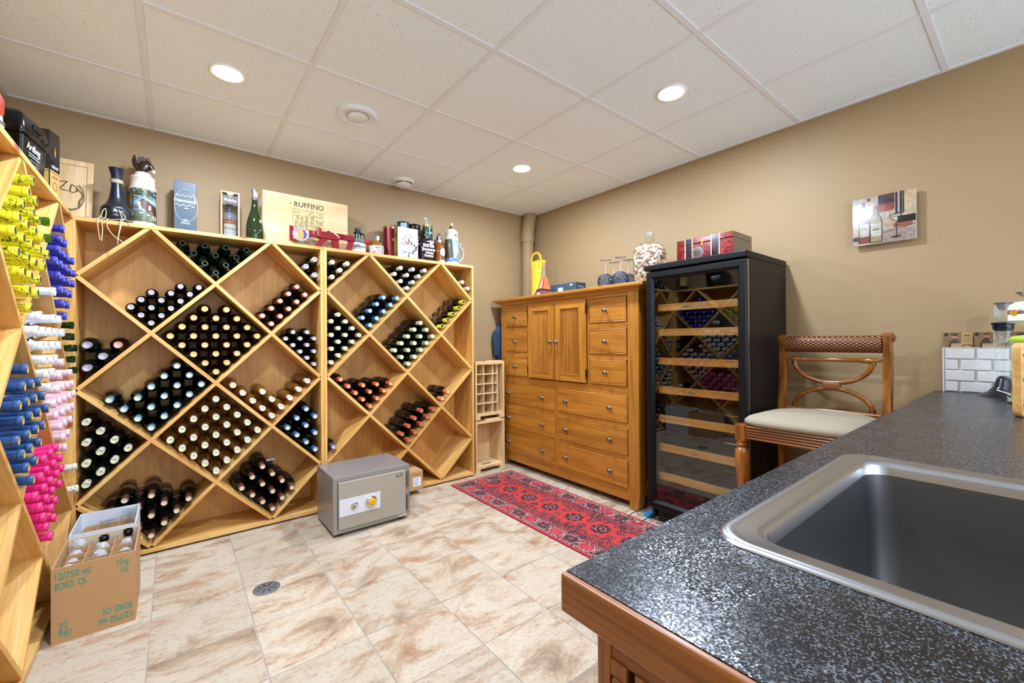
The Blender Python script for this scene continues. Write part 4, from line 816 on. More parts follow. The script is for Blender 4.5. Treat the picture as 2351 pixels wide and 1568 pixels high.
part('jug_handle', MB().tube([(-.03, .05, .225), (-.045, .085, .22), (-.05, .1, .18), (-.045, .09, .12), (-.03, .05, .095)], .008, 10), MATS['column_glass'], t, 60)
part('lid', MB().lathe([(.062, .238), (.066, .244), (.066, .252), (.055, .262), (.03, .266), (.001, .266)], 28), LIME, t, 40)
part('column', MB().cyl((.02, -.02, .26), (.02, -.02, .315), .03, seg=20), MINT, t, 50)
part('head', MB().lathe([(.03, .305), (.05, .312), (.066, .322), (.066, .372), (.06, .385), (.045, .395), (.001, .398)], 32), M_WHITE, t, 50)
part('chrome_band', MB().lathe([(.0665, .346), (.0675, .348), (.0675, .362), (.0665, .364)], 32, cap0=False, cap1=False), M_CHROME, t, 40)
part('amber_knob', MB().lathe([(.012, 0), (.013, .008), (.006, .016), (.001, .017)], 16), mat('amber_knob', 'd9962a', .2), t, 50, loc=(-.045, .05, .352), rot=(PI/2, 0, .7))
part('top_funnel', MB().lathe([(.01, .398), (.02, .41), (.045, .43), (.047, .432)], 24, cap0=False, cap1=False), M_STEEL, t, 50)

# ------------------------------------------------------------------ bar stool
t = thing('bar_stool', 'cherry bar stool with cream seat and woven back rail behind the worktop', 'stool', (-.5, -2.645, 0)); ST = t
fw = .235; xf, xb = -.25, .265
M_SEAT = mat('cream_upholstery', '978a72', .85, bump=.5, bscale=130.)
def seat_loop(o, z):
    pts = []
    for k in range(40):
        a = 2*PI*k/40; c, s = math.cos(a), math.sin(a); q = 5.
        x = abs(c)**(2/q)*(1 if c > 0 else -1); y = abs(s)**(2/q)*(1 if s > 0 else -1); wx = (.262-o); wy = (.245-o)*(1-.06*(x+1)/2)
        pts.append((x*wx-.005, y*wy, z))
    return pts
part('seat_cushion', MB().loft([seat_loop(.012, .735), seat_loop(0, .745), seat_loop(-.002, .757), seat_loop(.012, .772), seat_loop(.05, .784), seat_loop(.12, .79), seat_loop(.2, .791)]), M_SEAT, t, 70)
for y0 in (-1, 1):
    part('side_rail', MB().box(xf+.03, xb-.02, y0*fw-.012 if y0 > 0 else y0*fw-.012, y0*fw+.012, .672, .737), wood('aged_cherry_side', '4c240a', '8a4c12', 'ab6c20', 'x', .25, 1., None, .05, .5, 20.), t, bevel=.002)
part('front_rail', MB().box(xf-.004, xf+.02, -fw+.03, fw-.03, .672, .737), M_MAHY, t)
for k in range(5): part('reed', MB().tube([(xf-.006, -fw+.032, .679+.0127*k), (xf-.006, fw-.032, .679+.0127*k)], .0056, 8), M_MAHY, t, 60)
part('rear_rail', MB().box(xb-.02, xb+.005, -fw+.02, fw-.02, .672, .735), M_MAHY, t)
for sy in (-1, 1):
    y = sy*(fw-.006)
    lg = part('front_leg', MB().box(xf-.012, xf+.036, y-.024, y+.024, .66, .738), M_MAHZ, t, bevel=.002)
    part('turning', MB().lathe([(.014, 0), (.018, .01), (.021, .16), (.016, .2), (.024, .21), (.016, .22), (.018, .3), (.024, .42), (.03, .53), (.0335, .58), (.031, .612), (.02, .628), (.017, .632), (.026, .637), (.027, .645), (.02, .65), (.025, .655), (.024, .661)], 20, (xf+.012, y, 0)), M_MAHZ, lg, 50)
    y2 = sy*(fw-.01)
    pts = [(xb+.03, y2, 0), (xb+.012, y2, .2), (xb, y2, .45), (xb-.008, y2, .66), (xb-.006, y2, .76), (xb+.012, y2, .86), (xb+.026, y2, .97), (xb+.028, y2, 1.06), (xb+.022, y2, 1.13), (xb+.012, y2, 1.165)]
    b = MB(); b.loft([[(x+dx, yy+dy, z) for dx, dy in ((-.02, -.015), (-.012, -.018), (.02, -.018), (.02, .018), (-.012, .018), (-.02, .015))] for x, yy, z in pts]); part('back_post', b, M_MAHZ, t, 45)
    part('scroll_end', MB().cyl((xb+.028, y2-.019, 1.155), (xb+.028, y2+.019, 1.155), .027, seg=20).cyl((xb+.028, y2+sy*.019, 1.155), (xb+.028, y2+sy*.025, 1.155), .019, seg=18).cyl((xb+.028, y2+sy*.025, 1.155), (xb+.028, y2+sy*.03, 1.155), .01, seg=14), M_MAHY, t, 45)
    part('side_stretcher', MB().tube([(xf+.012, y, .25), (xb+.01, y2, .25)], .011, 10), M_MAHY, t, 60)
part('footrest', MB().tube([(xf+.012, -fw+.02, .3), (xf+.012, fw-.02, .3)], .013, 12), M_MAHY, t, 60)
def woven():
    m, nt, b = newmat('woven_leather'); L = nt.links.new; tc = nt.nodes.new('ShaderNodeTexCoord')
    wv = []
    for ang in (.55, -.55):
        mp = nt.nodes.new('ShaderNodeMapping'); mp.inputs['Rotation'].default_value = (ang, 0, 0); w_ = nt.nodes.new('ShaderNodeTexWave'); w_.bands_direction = 'Z'; w_.inputs['Scale'].default_value = 26; w_.inputs['Distortion'].default_value = .3
        L(tc.outputs['Object'], mp.inputs[0]); L(mp.outputs[0], w_.inputs[0]); wv.append(w_)
    mu = nt.nodes.new('ShaderNodeMath'); mu.operation = 'MULTIPLY'; L(wv[0].outputs[1], mu.inputs[0]); L(wv[1].outputs[1], mu.inputs[1])
    r = ramp(nt, [(.03, '2a140a'), (.2, '7c4220'), (.7, 'b06c38')]); L(mu.outputs[0], r.inputs[0]); L(r.outputs[0], b.inputs['Base Color']); b.inputs['Roughness'].default_value = .25
    bp = nt.nodes.new('ShaderNodeBump'); bp.inputs['Strength'].default_value = .8; bp.inputs['Distance'].default_value = .004; L(mu.outputs[0], bp.inputs['Height']); L(bp.outputs[0], b.inputs['Normal'])
    return m
part('woven_top_rail', MB().loft([[(xb+.02+.036*math.cos(a)*(1 if math.cos(a) < 0 else .5), y, 1.125+.044*math.sin(a)) for a in [k*2*PI/24 for k in range(24)]] for y in (-fw+.028, -fw+.034, 0, fw-.034, fw-.028)]), woven(), t, 60)
part('turned_rail', MB().tube([(xb+.022, -fw+.03+(2*fw-.06)*s, 1.043) for s in (0, .03, .05, .07, .2, .205, .5, .795, .8, .93, .95, .97, 1)], [.006, .006, .011, .0135, .0135, .0105, .0105, .0105, .0135, .0135, .011, .006, .006], 14), M_MAHY, t, 60)
arc = lambda s, z0, z1: [(xb+.018, .168*math.cos(PI*k/20), z0+(z1-z0)*math.sin(PI*k/20)) for k in range(21)]
part('upper_arc', MB().tube(arc(1, 1.03, .922), .0115, 12), M_MAHY, t, 60); part('lower_arc', MB().tube(arc(1, .785, .893), .0115, 12), M_MAHY, t, 60)
part('leather_wrap', MB().box(xb+.003, xb+.033, -.04, .04, .89, .925), mat('tan_wrap', '7c4318', .5, bump=.5, bscale=300.), t, bevel=.008)
for fy in (-.168, .168):
    for fx, fz in ((xb+.02, 1.016), (xb+.014, .782)): part('brass_ferrule', MB().cyl((fx, fy, fz), (fx, fy, fz+.02), .0135), mat('old_brass', '8a6a3a', .35, .9), t, 50)
part('lower_rail', MB().tube([(xb-.004, -fw+.03, .775), (xb-.004, fw-.03, .775)], .01, 10), M_MAHY, t, 60)

# ------------------------------------------------------------------ wine painting on the right wall
def paint_wine(u, v):
    P = Paint(u, v, 'cdbc9e'); P.noise(5, .4, .75, 'b59a7a', .5); P.noise(7, .52, .8, 'e8e0cf', .7, 4); P.noise(12, .55, .8, '9a8a7a', .35, 9)
    P.rect(.0, .86, .12, 1, '8f94a0', .6); P.rect(.24, .9, .3, .98, '2a2024'); P.rect(.42, .8, .68, 1, '2c1a1e'); P.rect(.42, .66, .68, .8, '9a3424'); P.noise(9, .5, .7, 'd5b48a', .25, 2)
    P.put((u > .42) & (u < .68) & (v > .6+.1*fbm(u*14, v*3)) & (v < .68), 'a2482c', .8)
    for x in (.69, .76, .80): P.rect(x, .55, x+.035, 1, '241c22')
    P.rect(.725, .55, .755, 1, 'b8b4b8'); P.rect(.83, .5, 1, 1, 'ddc79c'); P.noise(8, .5, .72, 'd98a4a', .25, 6); P.rect(.72, .36, 1, .5, '1d1518'); P.rect(.66, .28, .95, .36, 'a54a2c', .8)
    P.put((v < .3-.05*u) & (u > .45), '9a8688', .5); P.line([(.45, .2), (1, .3)], .012, '2a1c1c'); P.ell(.06, .14, .08, .05, '2a2a2a', .9)
    P.poly([(.105, .04), (.275, .04), (.28, .48), (.25, .62), (.215, .68), (.21, .9), (.165, .9), (.16, .68), (.125, .6), (.105, .48)], '6e2226'); P.rect(.115, .17, .27, .44, 'cfc4a6'); P.rect(.14, .33, .23, .39, 'a08a5a', .5); P.rect(.105, .04, .275, .13, 'a83a28', .9)
    P.line([(.105, .04), (.275, .04), (.28, .48), (.25, .62), (.215, .68), (.21, .9), (.165, .9), (.16, .68), (.125, .6), (.105, .48), (.105, .04)], .014, '1d1416')
    P.poly([(.29, .03), (.48, .03), (.48, .45), (.46, .55), (.415, .63), (.41, .78), (.36, .78), (.355, .63), (.31, .55), (.29, .45)], 'b09a6a'); P.rect(.3, .16, .47, .42, 'd6cfbb'); P.rect(.33, .28, .44, .32, '6a5a3a', .8)
    P.line([(.29, .03), (.48, .03), (.48, .45), (.46, .55), (.415, .63), (.41, .78), (.36, .78), (.355, .63), (.31, .55), (.29, .45), (.29, .03)], .016, '15100f')
    P.line([(.6, .56), (.62, .47), (.68, .41), (.74, .41), (.78, .48), (.79, .56), (.6, .54), (.79, .58)], .013, '201818'); P.line([(.705, .41), (.71, .12)], .016, '2a1c1a'); P.ell(.705, .09, .08, .022, '3a2a28', .9); P.line([(.62, .5), (.76, .5)], .006, '5a4a40')
    P.noise(26, .45, .7, '3a2c28', .18, 3); return P.c*.82
t = thing('wall_picture', 'small unframed painting of two wine bottles and a glass on right wall', 'picture', (-.035, -2.701, 1.651), -PI/2)
part('panel', MB().box(0, .251, 0, .012, 0, .25), M_WHITE, t, bevel=.001)
part('hanger', MB().box(.09, .16, .012, .035, .15, .19), M_CRATEX, t)
picture(t, 'painted_scene', 190, 190, paint_wine, lambda u, v: np.stack([u*.251, np.full_like(u, -.0005), v*.25], 1), .14, .15)
# ------------------------------------------------------------------ things on top of the racks
RT = 1.7975
# face decanter with twine
t = thing('decanter', 'dark blue decanter with a sculpted face and twine on back rack', 'decanter', (-3.162, -.215, RT), math.radians(-12))
M_BLUE = mat('blue_black_ceramic', '191e23', .38, bump=.15, bscale=60.); M_NECK = wood('ribbed_blue_glaze', '080c16', '0f1c2e', '1a3850', 'z', .3, 1.5, fine=40.)
def bodyloop(z, r, face):
    out = []
    for k in range(36):
        a = 2*PI*k/36; q = r
        fa = ((a-1.5*PI+PI) % (2*PI))-PI
        if face:
            q += .010*math.exp(-(fa/.16)**2)*math.exp(-((z-.055)/.016)**2) + .006*math.exp(-(fa/.3)**2)*math.exp(-((z-.034)/.009)**2) - .004*math.exp(-((abs(fa)-.42)/.14)**2)*math.exp(-((z-.066)/.008)**2) + .005*math.exp(-(fa/.8)**2)*math.exp(-((z-.083)/.009)**2)-.004*math.exp(-(fa/.3)**2)*math.exp(-((z-.042)/.003)**2)
        out.append((q*math.cos(a), q*math.sin(a), z))
    return out
part('body', MB().loft([bodyloop(z, r, True) for z, r in ((0, .05), (.004, .056), (.014, .061), (.024, .064), (.03, .0655), (.034, .066), (.038, .066), (.042, .066), (.046, .0665), (.05, .067), (.055, .067), (.06, .067), (.066, .066), (.072, .0655), (.08, .064), (.09, .057), (.1, .048), (.115, .039), (.14, .031))]), M_BLUE, t, 70)
part('neck', MB().lathe([(.031, .139), (.027, .17), (.0235, .2), (.0225, .222)], 24, cap0=False, cap1=False), M_NECK, t, 60)
part('rim', MB().lathe([(.0225, .24), (.024, .265), (.031, .295), (.034, .302), (.03, .302), (.02, .27)], 24, cap0=False, cap1=False), M_NECK, t, 60)
part('neck_ring', MB().lathe([(.0225, .22), (.0262, .222), (.0262, .24), (.0225, .242)], 24, cap0=False, cap1=False), mat('linen_band', 'a89c80', .8), t, 40)
for sx in (-1, 1): part('ear', MB().loft([[(sx*(.062+.012*s*math.cos(a)), .005+.008*s*math.sin(a), .062+.022*math.sin(h_)) for a in [k*PI/4 for k in range(8)]] for h_, s in ((-1.5, .2), (-.8, .9), (0, 1), (.8, .8), (1.5, .2))]), M_BLUE, t, 70)
for sx in (-1, 1): part('eye_socket', MB().loft([[(sx*.027+.011*s*math.cos(a), -.0605-d_, .0665+.0045*s*math.sin(a)) for a in [k*PI/6 for k in range(12)]] for s, d_ in ((1.2, -.006), (1, .0012), (.6, .0005))]), mat('eye_dark', '08080a', .5), t, 50)
M_TW = mat('jute_twine', 'c9b48c', .95)
tw = [[(-.027, -.063, .066), (-.034, -.072, .05), (-.037, -.092, .01), (-.034, -.132, -.008), (-.032, -.139, -.05), (-.024, -.139, -.115)], [(-.026, -.063, .066), (-.02, -.074, .045), (-.016, -.1, .008), (-.018, -.133, -.01), (-.014, -.139, -.06), (-.018, -.139, -.12)],
      [(.027, -.063, .066), (.036, -.072, .046), (.05, -.095, .012), (.055, -.131, -.006), (.053, -.138, -.05), (.045, -.139, -.11)], [(.027, -.063, .066), (.042, -.07, .05), (.062, -.09, .02), (.064, -.131, -.004), (.058, -.138, -.04), (.05, -.139, -.08), (.044, -.139, -.13)],
      [(-.045, -.07, .02), (-.01, -.085, .006), (.02, -.09, .005), (.05, -.085, .012), (.08, -.09, .004), (.1, -.1, .003)], [(0, -.1, .004), (.002, -.132, -.008), (.006, -.138, -.05), (.03, -.139, -.09), (.06, -.139, -.115), (.075, -.139, -.14)],
      [(-.05, -.065, .015), (-.075, -.06, .008), (-.1, -.055, .018), (-.12, -.05, .01)]]
def smooth(p, n=5):
    p = [Vector(q) for q in p]; out = []
    for i in range(len(p)-1):
        a, b, c, d = p[max(i-1, 0)], p[i], p[i+1], p[min(i+2, len(p)-1)]
        for k in range(n):
            s = k/n; out.append(.5*((2*b)+(c-a)*s+(2*a-5*b+4*c-d)*s*s+(3*b-a-3*c+d)*s**3))
    return out+[p[-1]]
for q in tw: part('twine', MB().tube(smooth(q), .0021, 6), M_TW, t, 60)

def cyl_place(r0, r1, z0, z1, a0, a1):
    return lambda u, v: np.stack([(r0+(r1-r0)*v)*np.cos(a0+(a1-a0)*u), (r0+(r1-r0)*v)*np.sin(a0+(a1-a0)*u), z0+(z1-z0)*v], 1)
# horse stein
def stein_horse(u, v):
    P = Paint(u, v, '8fb4dd'); P.noise(6, .4, .8, 'b4cdea', .6)
    P.put(v < .30+.06*fbm(u*9, u*0), '5d6a4c'); P.noise(16, .45, .8, '3a4a2c', .35); P.rect(.2, .40, .72, .46, '6f5f48', .9); P.put((v < .5) & (v > .30) & (fbm(u*12, v*9) > .45), '6a7486', .7)
    P.put((v < .16) , '4f5b38', .6); P.noise(22, .5, .75, '8f9a74', .3, 2)
    P.put((u < .18+.03*fbm(v*8, u*3)), '4b3d2c'); P.put((u < .18) & (np.sin(u*160+6*fbm(v*6, u)) > .3), '2c2218', .8); P.put((v > .78) & (fbm(u*9, v*9) > .38), '33402a'); P.put((v > .7) & (fbm(u*15+3, v*15) > .6), '4f6238')
    P.rect(.24, .34, .31, .84, '5a4630'); P.line([(.31, .62), (.5, .74), (.6, .8)], .018, '5a4a36')
    P.ell(.56, .56, .12, .11, '4a2c1e'); P.poly([(.45, .6), (.55, .72), (.74, .6), (.95, .52), (.95, .2), (.85, .12), (.8, .34), (.66, .3), (.55, .42)], '54301f'); P.poly([(.46, .58), (.5, .68), (.56, .62), (.56, .4), (.48, .42)], '6a4a36'); P.ell(.46, .54, .04, .075, 'e9e4dc'); P.ell(.49, .42, .03, .07, 'e3ded6')
    P.ell(.72, .44, .035, .08, 'e9e4dc'); P.rect(.80, .1, .84, .24, 'ece8e0'); P.rect(.88, .1, .92, .22, 'ece8e0'); P.ell(.5, .26, .05, .02, 'd8d8d4'); P.ell(.68, .22, .04, .02, 'd8d8d4'); P.noise(30, .5, .75, '2a1a12', .22, 5)
    return P.c
M_CER = mat('ivory_ceramic', 'd8cbb6', .2, coat=.4)
t = thing('beer_stein', 'large ivory stein with horse scene and horse head lid', 'stein', (-3.058, -.13, RT), math.radians(-8))
part('base', MB().lathe([(.001, .0), (.064, .0), (.067, .006), (.066, .02), (.062, .026), (.061, .04)], 40), M_CER, t, 40)
part('body', MB().lathe([(.060, .038), (.057, .225)], 40), mat('stein_bark', '5a4a38', .6), t, 60)
picture(t, 'horse_scene', 160, 110, stein_horse, cyl_place(.0612, .0582, .04, .226, -PI*.98, -.02), .35, .3)
part('collar', MB().lathe([(.0575, .224), (.062, .228), (.061, .238), (.057, .244), (.055, .285), (.058, .29), (.056, .297)], 40, cap0=False), M_CER, t, 40)
ld = part('lid', MB().lathe([(.057, .297), (.054, .303), (.04, .306), (.038, .322), (.03, .331), (.001, .334)], 36), M_CER, t, 40)
M_HORSE = mat('dark_bay_glaze', '2a1a12', .25, coat=.3)
def slab3(pts, w, k=.7):
    cx = sum(p[0] for p in pts)/len(pts); cz = sum(p[1] for p in pts)/len(pts)
    return MB().loft([[(cx+(x-cx)*s, y, cz+(z-cz)*s) for x, z in pts] for y, s in ((-w, k), (-w*.6, .94), (0, 1), (w*.6, .94), (w, k))])
hs = part('horse_neck', slab3([(-.014, .328), (.012, .328), (.022, .344), (.03, .352), (.036, .372), (.03, .392), (.012, .402), (-.01, .396), (-.022, .375), (-.022, .345)], .02), M_HORSE, t, 60)
part('horse_head', MB().tube([(.012, 0, .392), (.026, 0, .385), (.036, 0, .37), (.043, 0, .355), (.047, 0, .343), (.047, 0, .337)], [.014, .0185, .0165, .013, .0115, .006], 16, flat=.8), M_HORSE, hs, 70)
part('muzzle', MB().tube([(.0395, 0, .362), (.0455, 0, .349), (.049, 0, .339), (.048, 0, .334)], [.0125, .0125, .0115, .005], 14, flat=.85), mat('white_blaze', 'c8c0b4', .4), hs, 60)
for sy in (-1, 1):
    part('ear', MB().tube([(.022, sy*.01, .399), (.026, sy*.012, .409), (.028, sy*.013, .418)], [.006, .005, .0008], 8), M_HORSE, hs, 50)
    part('eye', MB().lathe([(.003, 0), (.002, .0015), (.0005, .002)], 10), mat('eye_glint', 'b8ac90', .2), hs, 40, loc=(.035, sy*.0145, .376), rot=(-sy*PI/2, 0, 0))
part('mane', MB().prism([(-.018, .36), (-.026, .385)]+[(-.022+.0075*k, .406+.014*math.sin(.5+k*.4)+(.005 if k % 2 else 0)) for k in range(8)]+[(.028, .395), (.01, .38)], -.008, .008, f=lambda x, z, y: (x, y, z)), mat('mane_brown', '4a4038', .5), hs)
part('thumb_lift', MB().tube([(.008, 0, .332), (-.016, 0, .345), (-.032, 0, .37), (-.038, 0, .398), (-.037, 0, .42), (-.034, 0, .43)], [.017, .0205, .0195, .0145, .0075, .0015], 14, flat=.7), M_HORSE, t, 60)
part('handle', MB().tube(smooth([(-.052, .01, .222), (-.075, .03, .22), (-.088, .045, .19), (-.084, .045, .13), (-.074, .038, .09), (-.056, .026, .07), (-.05, .024, .05)]), .0095, 10), mat('bark_handle', '7d7060', .6, bump=.6, bscale=80.), t, 60)

def carton_box(name, label, cat, x, y, w, d, h, front, side, rz=0., z=RT, grp=None, bevel=.0015):
    t = thing(name, label, cat, (x, y, z), rz, grp)
    b = MB().box(-w/2, w/2, 0, d, 0, h)
    part('box', b, front, t, bevel=bevel); return t
# cognac carton
t = carton_box('gift_carton', 'dark blue cognac carton with silver script, between stein and boxed bottle', 'carton', -2.866, -.15, .107, .09, .322, mat('blue_grey_card', '2c3f4c', .4, .0), None)
S = 'b9c6cf'
prints(t, 'front_print', (0, 0, 0), (1, 0, 0), (0, 0, 1), [('ring', .004, .178, .056, .098, .0013, S)]+[('text', 'Hennessy', 0, .196, .0275, .0004, 'eef2f4'), ('text', 'MAISON FONDEE', 0, .262, .011, '22384c'), ('text', 'VERY', .002, .085, .013, 'dfe6ea'), ('text', 'SPECIAL', .002, .067, .013, 'dfe6ea'), ('rect', -.027, .022, .027, .030, 'd5dbe0')]+
       [('ell', -.044+.0085*k, .234+.004*math.sin(k*2.1), .004, .0024, 'd4d2c4') for k in range(11)]+[('ell', -.044+.0085*k, .176+.005*math.sin(k*1.7+1), .0045, .003, 'd8d6ca') for k in range(11)]+[('ell', .046, .19+.007*k, .004, .003, 'c8d0cc') for k in range(6)]+[('ell', .005, .158, .012, .004, 'a9c9d2')])
# boxed spirit bottle with clear window
t = thing('boxed_bottle', 'amber spirit bottle inside a clear-fronted wooden box, beside champagne', 'bottle box', (-2.641, -.15, RT))
part('box_frame', MB().box(-.05, -.042, 0, .09, 0, .308).box(.042, .05, 0, .09, 0, .308).box(-.042, .042, 0, .09, 0, .008).box(-.042, .042, 0, .09, .30, .308).box(-.042, .042, .086, .09, .008, .30), M_CRATE, t)
part('bottle', MB().lathe([(.001, .0), (.038, .0), (.039, .01), (.039, .14), (.034, .16), (.018, .172), (.016, .18)], 28, (0, .045, .009)), mat('amber_spirit', '9a4a14', .08, spec=.7), t, 40)
part('shoulder_glass', MB().lathe([(.0395, .125), (.0395, .15), (.034, .165), (.02, .176)], 28, (0, .045, .009), cap0=False, cap1=False), mat('grey_glass', '8e8d94', .06), t, 40)
part('stopper', MB().lathe([(.016, .178), (.017, .22), (.019, .222), (.019, .262), (.001, .263)], 20, (0, .045, .009)), mat('slate_stopper', '4a5260', .3), t, 40)
prints(t, 'bottle_label', (0, .045, .009), (1, 0, 0), (0, 0, 1), [('rect', -.036, .012, .036, .098, 'd5d2c4'), ('text', 'Phibbs', 0, .06, .026, '3a3a3a'), ('rect', -.02, .044, .02, .046, '8a8a80'), ('text', 'N°1', 0, .088, .009, '5a5a52'), ('rect', -.036, .102, .036, .118, 'c06a30')], wrap=.0392)
part('window', MB().box(-.042, .042, .001, .002, .008, .30), glass('carton_window', 'f0f2f2', 1.2), t)
prints(t, 'window_print', (0, .001, 0), (1, 0, 0), (0, 0, 1), [('rect', -.042, .228, .042, .284, '4a3c38'), ('text', 'Phibbs', .0, .246, .026, .0004, 'e0dcc8'), ('text', 'TOILE', 0, .272, .009, 'c8c4b4'), ('poly', [(-.02, .30), (.02, .30), (.012, .287), (0, .284), (-.012, .287)], 'e4e2da')])
# champagne
t = thing('champagne_bottle', 'green champagne bottle with silver foil standing beside the Italian wooden case', 'bottle', (-2.519, -.238, RT))
part('body', MB().lathe([(.001, .012), (.03, 0), (.047, .002), (.05, .01), (.05, .05), (.047, .09), (.04, .13), (.03, .165), (.022, .195), (.0175, .225), (.0155, .26), (.0155, .31)], 36), mat('olive_glass', '1c2a12', .04, spec=.7), t, 60)
part('foil', MB().lathe([(.0168, .268), (.0172, .275), (.0185, .283), (.0175, .296), (.019, .305), (.0185, .318), (.014, .325), (.001, .327)], 18), mat('silver_foil', 'c9c6cc', .25, .9, bump=.8, bscale=150.), t, 40)
part('neck_band', MB().lathe([(.0166, .25), (.0172, .252), (.0172, .268), (.0168, .27)], 20, cap0=False, cap1=False), mat('navy_band', '141a2a', .3), t)
prints(t, 'neck_stripe', (0, 0, 0), (1, 0, 0), (0, 0, 1), [('rect', -.024, .255, .024, .257, 'd0d0d4'), ('rect', -.024, .263, .024, .265, 'd0d0d4')], wrap=.0174)
prints(t, 'crest', (0, 0, 0), (.75, .66, 0), (0, 0, 1), [('ell', .0+.007*math.cos(k), .118+.008*math.sin(k), .0045, .0035, 'c9cac8') for k in range(7)]+[('ell', .004+.003*k, .104-.004*k, .004, .003, 'b9bab8') for k in range(3)], wrap=.0425)
prints(t, 'side_label', (0, 0, 0), (.45, -.9, 0), (0, 0, 1), [('rect', -.075, .02, -.045, .06, '2a2e4a'), ('rect', -.073, .05, -.047, .058, 'c8c8d4')], wrap=.0508)
# Italian wooden case
t = thing('wooden_wine_case', 'pale wooden wine case printed RUFFINO lying behind the red gun bottle', 'wine case', (-2.199, -.19, RT))
part('front_board', MB().box(-.27, .27, 0, .012, 0, .35), M_CRATEX, t, bevel=.002)
part('side_board', MB().box(-.27, -.258, .012, .168, 0, .35), M_CRATE, t); part('side_board', MB().box(.258, .27, .012, .168, 0, .35), M_CRATE, t)
part('top_board', MB().box(-.258, .258, .012, .168, .338, .35), M_CRATEX, t); part('back_board', MB().box(-.27, .27, .168, .178, 0, .35), M_CRATEX, t)
K = '4a3a24'
prints(t, 'brand_lettering', (0, 0, 0), (1, 0, 0), (0, 0, 1), [('text', 'RUFFINO', .01, .278, .047, .0006, K), ('ell', -.107, .292, .004, .004, K)]+[('rect', -.082+.0335*k, .2765, -.066+.0335*k, .2785, K) for k in range(6)])
def engraving(u, v):
    P = Paint(u, v, 'd3b981'); ink = '57482a'; n = fbm(u*5, v*5)
    P.put((np.abs(np.sin((v-.35*u+.25*n)*70)) < .2) & (v > .68), ink, .4); P.put((np.abs(np.sin((u+v*.4+.2*n)*60)) < .25) & (v < .18), ink, .45)
    P.line([(0, .72), (.2, .8), (.42, .74), (.6, .9), (.8, .78), (1, .84)], .012, ink)
    for cx, top, w in ((.14, .72, .08), (.3, .68, .07), (.45, .7, .065), (.64, .78, .09), (.8, .66, .06), (.92, .62, .06)):
        P.poly([(cx-w*.5, top-.1), (cx+w*.5, top-.1), (cx+w*.9, .12), (cx-w*.9, .12)], 'cdb278'); P.line([(cx-w*.5, top-.1), (cx-w*.9, .12), (cx+w*.9, .12), (cx+w*.5, top-.1), (cx-w*.5, top-.1)], .012, ink); P.ell(cx, top-.03, .034, .05, 'c4a66a'); P.put(np.abs(((u-cx)/.034)**2+((v-top+.03)/.05)**2-1) < .35, ink); P.line([(cx-.05, top+.02), (cx+.05, top+.02)], .014, ink)
        for k in range(4): P.line([(cx-w*.35+w*.22*k, top-.18), (cx-w*.5+w*.32*k, .14)], .006, ink, .8)
        P.line([(cx-w*.5, top-.13), (cx-w*1.0, top-.3), (cx-w*.2, top-.34)], .01, ink)
    P.put((fbm(u*26, v*26) > .6), ink, .35)
    P.put((u < .012) | (u > .988) | (v < .012) | (v > .988), ink); return P.c
picture(t, 'engraving', 130, 120, engraving, lambda u, v: np.stack([-.092+u*.192, np.full_like(u, -.0004), .075+v*.185], 1), .6)
prints(t, 'lower_lettering', (0, 0, 0), (1, 0, 0), (0, 0, 1), [('text', 'CC', .03, .062, .02, K), ('text', 'FIO', -.005, .028, .022, K)])
prints(t, 'barcode_label', (-.27, .09, .2), (0, -1, 0), (0, 0, 1), [('rect', -.05, -.08, .05, .12, 'e2e2de')]+[('rect', -.03, -.07+.008*k, .03, -.07+.008*k+(.002 if k % 3 else .005), '2a2a2a') for k in range(16)])
# gun-shaped bottle
t = thing('novelty_bottle', 'red rifle-shaped glass novelty bottle lying in front of wooden case', 'bottle', (-2.327, -.262, RT), math.radians(-1))
M_REDG = mat('ruby_glass', '7e0716', .06, spec=.7, coat=.5)
def slabp(pts, w=.024, z=0): return MB().loft([[(x*1.0, -yy*w+.0, zz) for x, zz in pts] if False else [(cx+(x-cx)*s, y, cz+(zz-cz)*s) for x, zz in pts] for y, s in ((-w, .86), (-w*.6, 1), (w*.6, 1), (w, .86)) for cx, cz in [(sum(p[0] for p in pts)/len(pts), sum(p[1] for p in pts)/len(pts))]])
part('stock', slabp([(0, .022), (0, .122), (.02, .12), (.12, .108), (.15, .106), (.15, .07), (.11, .055), (.09, .04), (.06, .026)], .026), M_REDG, t, 40)
part('receiver', slabp([(.14, .07), (.14, .108), (.22, .115), (.335, .112), (.335, .075), (.3, .062), (.2, .062)], .022), M_REDG, t, 40)
part('pistol_grip', slabp([(.19, .066), (.24, .066), (.215, .035), (.195, .004), (.155, .004), (.17, .04)], .016), M_REDG, t, 40)
part('magazine', slabp([(.262, .07), (.31, .07), (.314, .005), (.268, .001)], .014), M_REDG, t, 40)
part('handguard', slabp([(.33, .073), (.33, .108), (.42, .106), (.42, .07)], .019), M_REDG, t, 40)
part('front_grip', slabp([(.375, .075), (.418, .075), (.405, .03), (.388, .0), (.352, .0), (.366, .04)], .013), M_REDG, t, 40)
part('sight', MB().lathe([(.014, .0), (.014, .014), (.008, .022), (.001, .023)], 16, (.185, 0, .112)).lathe([(.01, 0), (.011, .01), (.001, .016)], 14, (.245, 0, .112)), M_REDG, t, 50)
part('rail_teeth', MB().box(.34, .35, -.01, .01, .106, .113).box(.356, .366, -.01, .01, .106, .113).box(.372, .382, -.01, .01, .106, .113).box(.388, .398, -.01, .01, .106, .113), M_REDG, t)
part('barrel', MB().cyl((.42, 0, .088), (.512, 0, .084), .0135, seg=16), mat('barrel_grey', '6f7a76', .3, .3), t, 50)
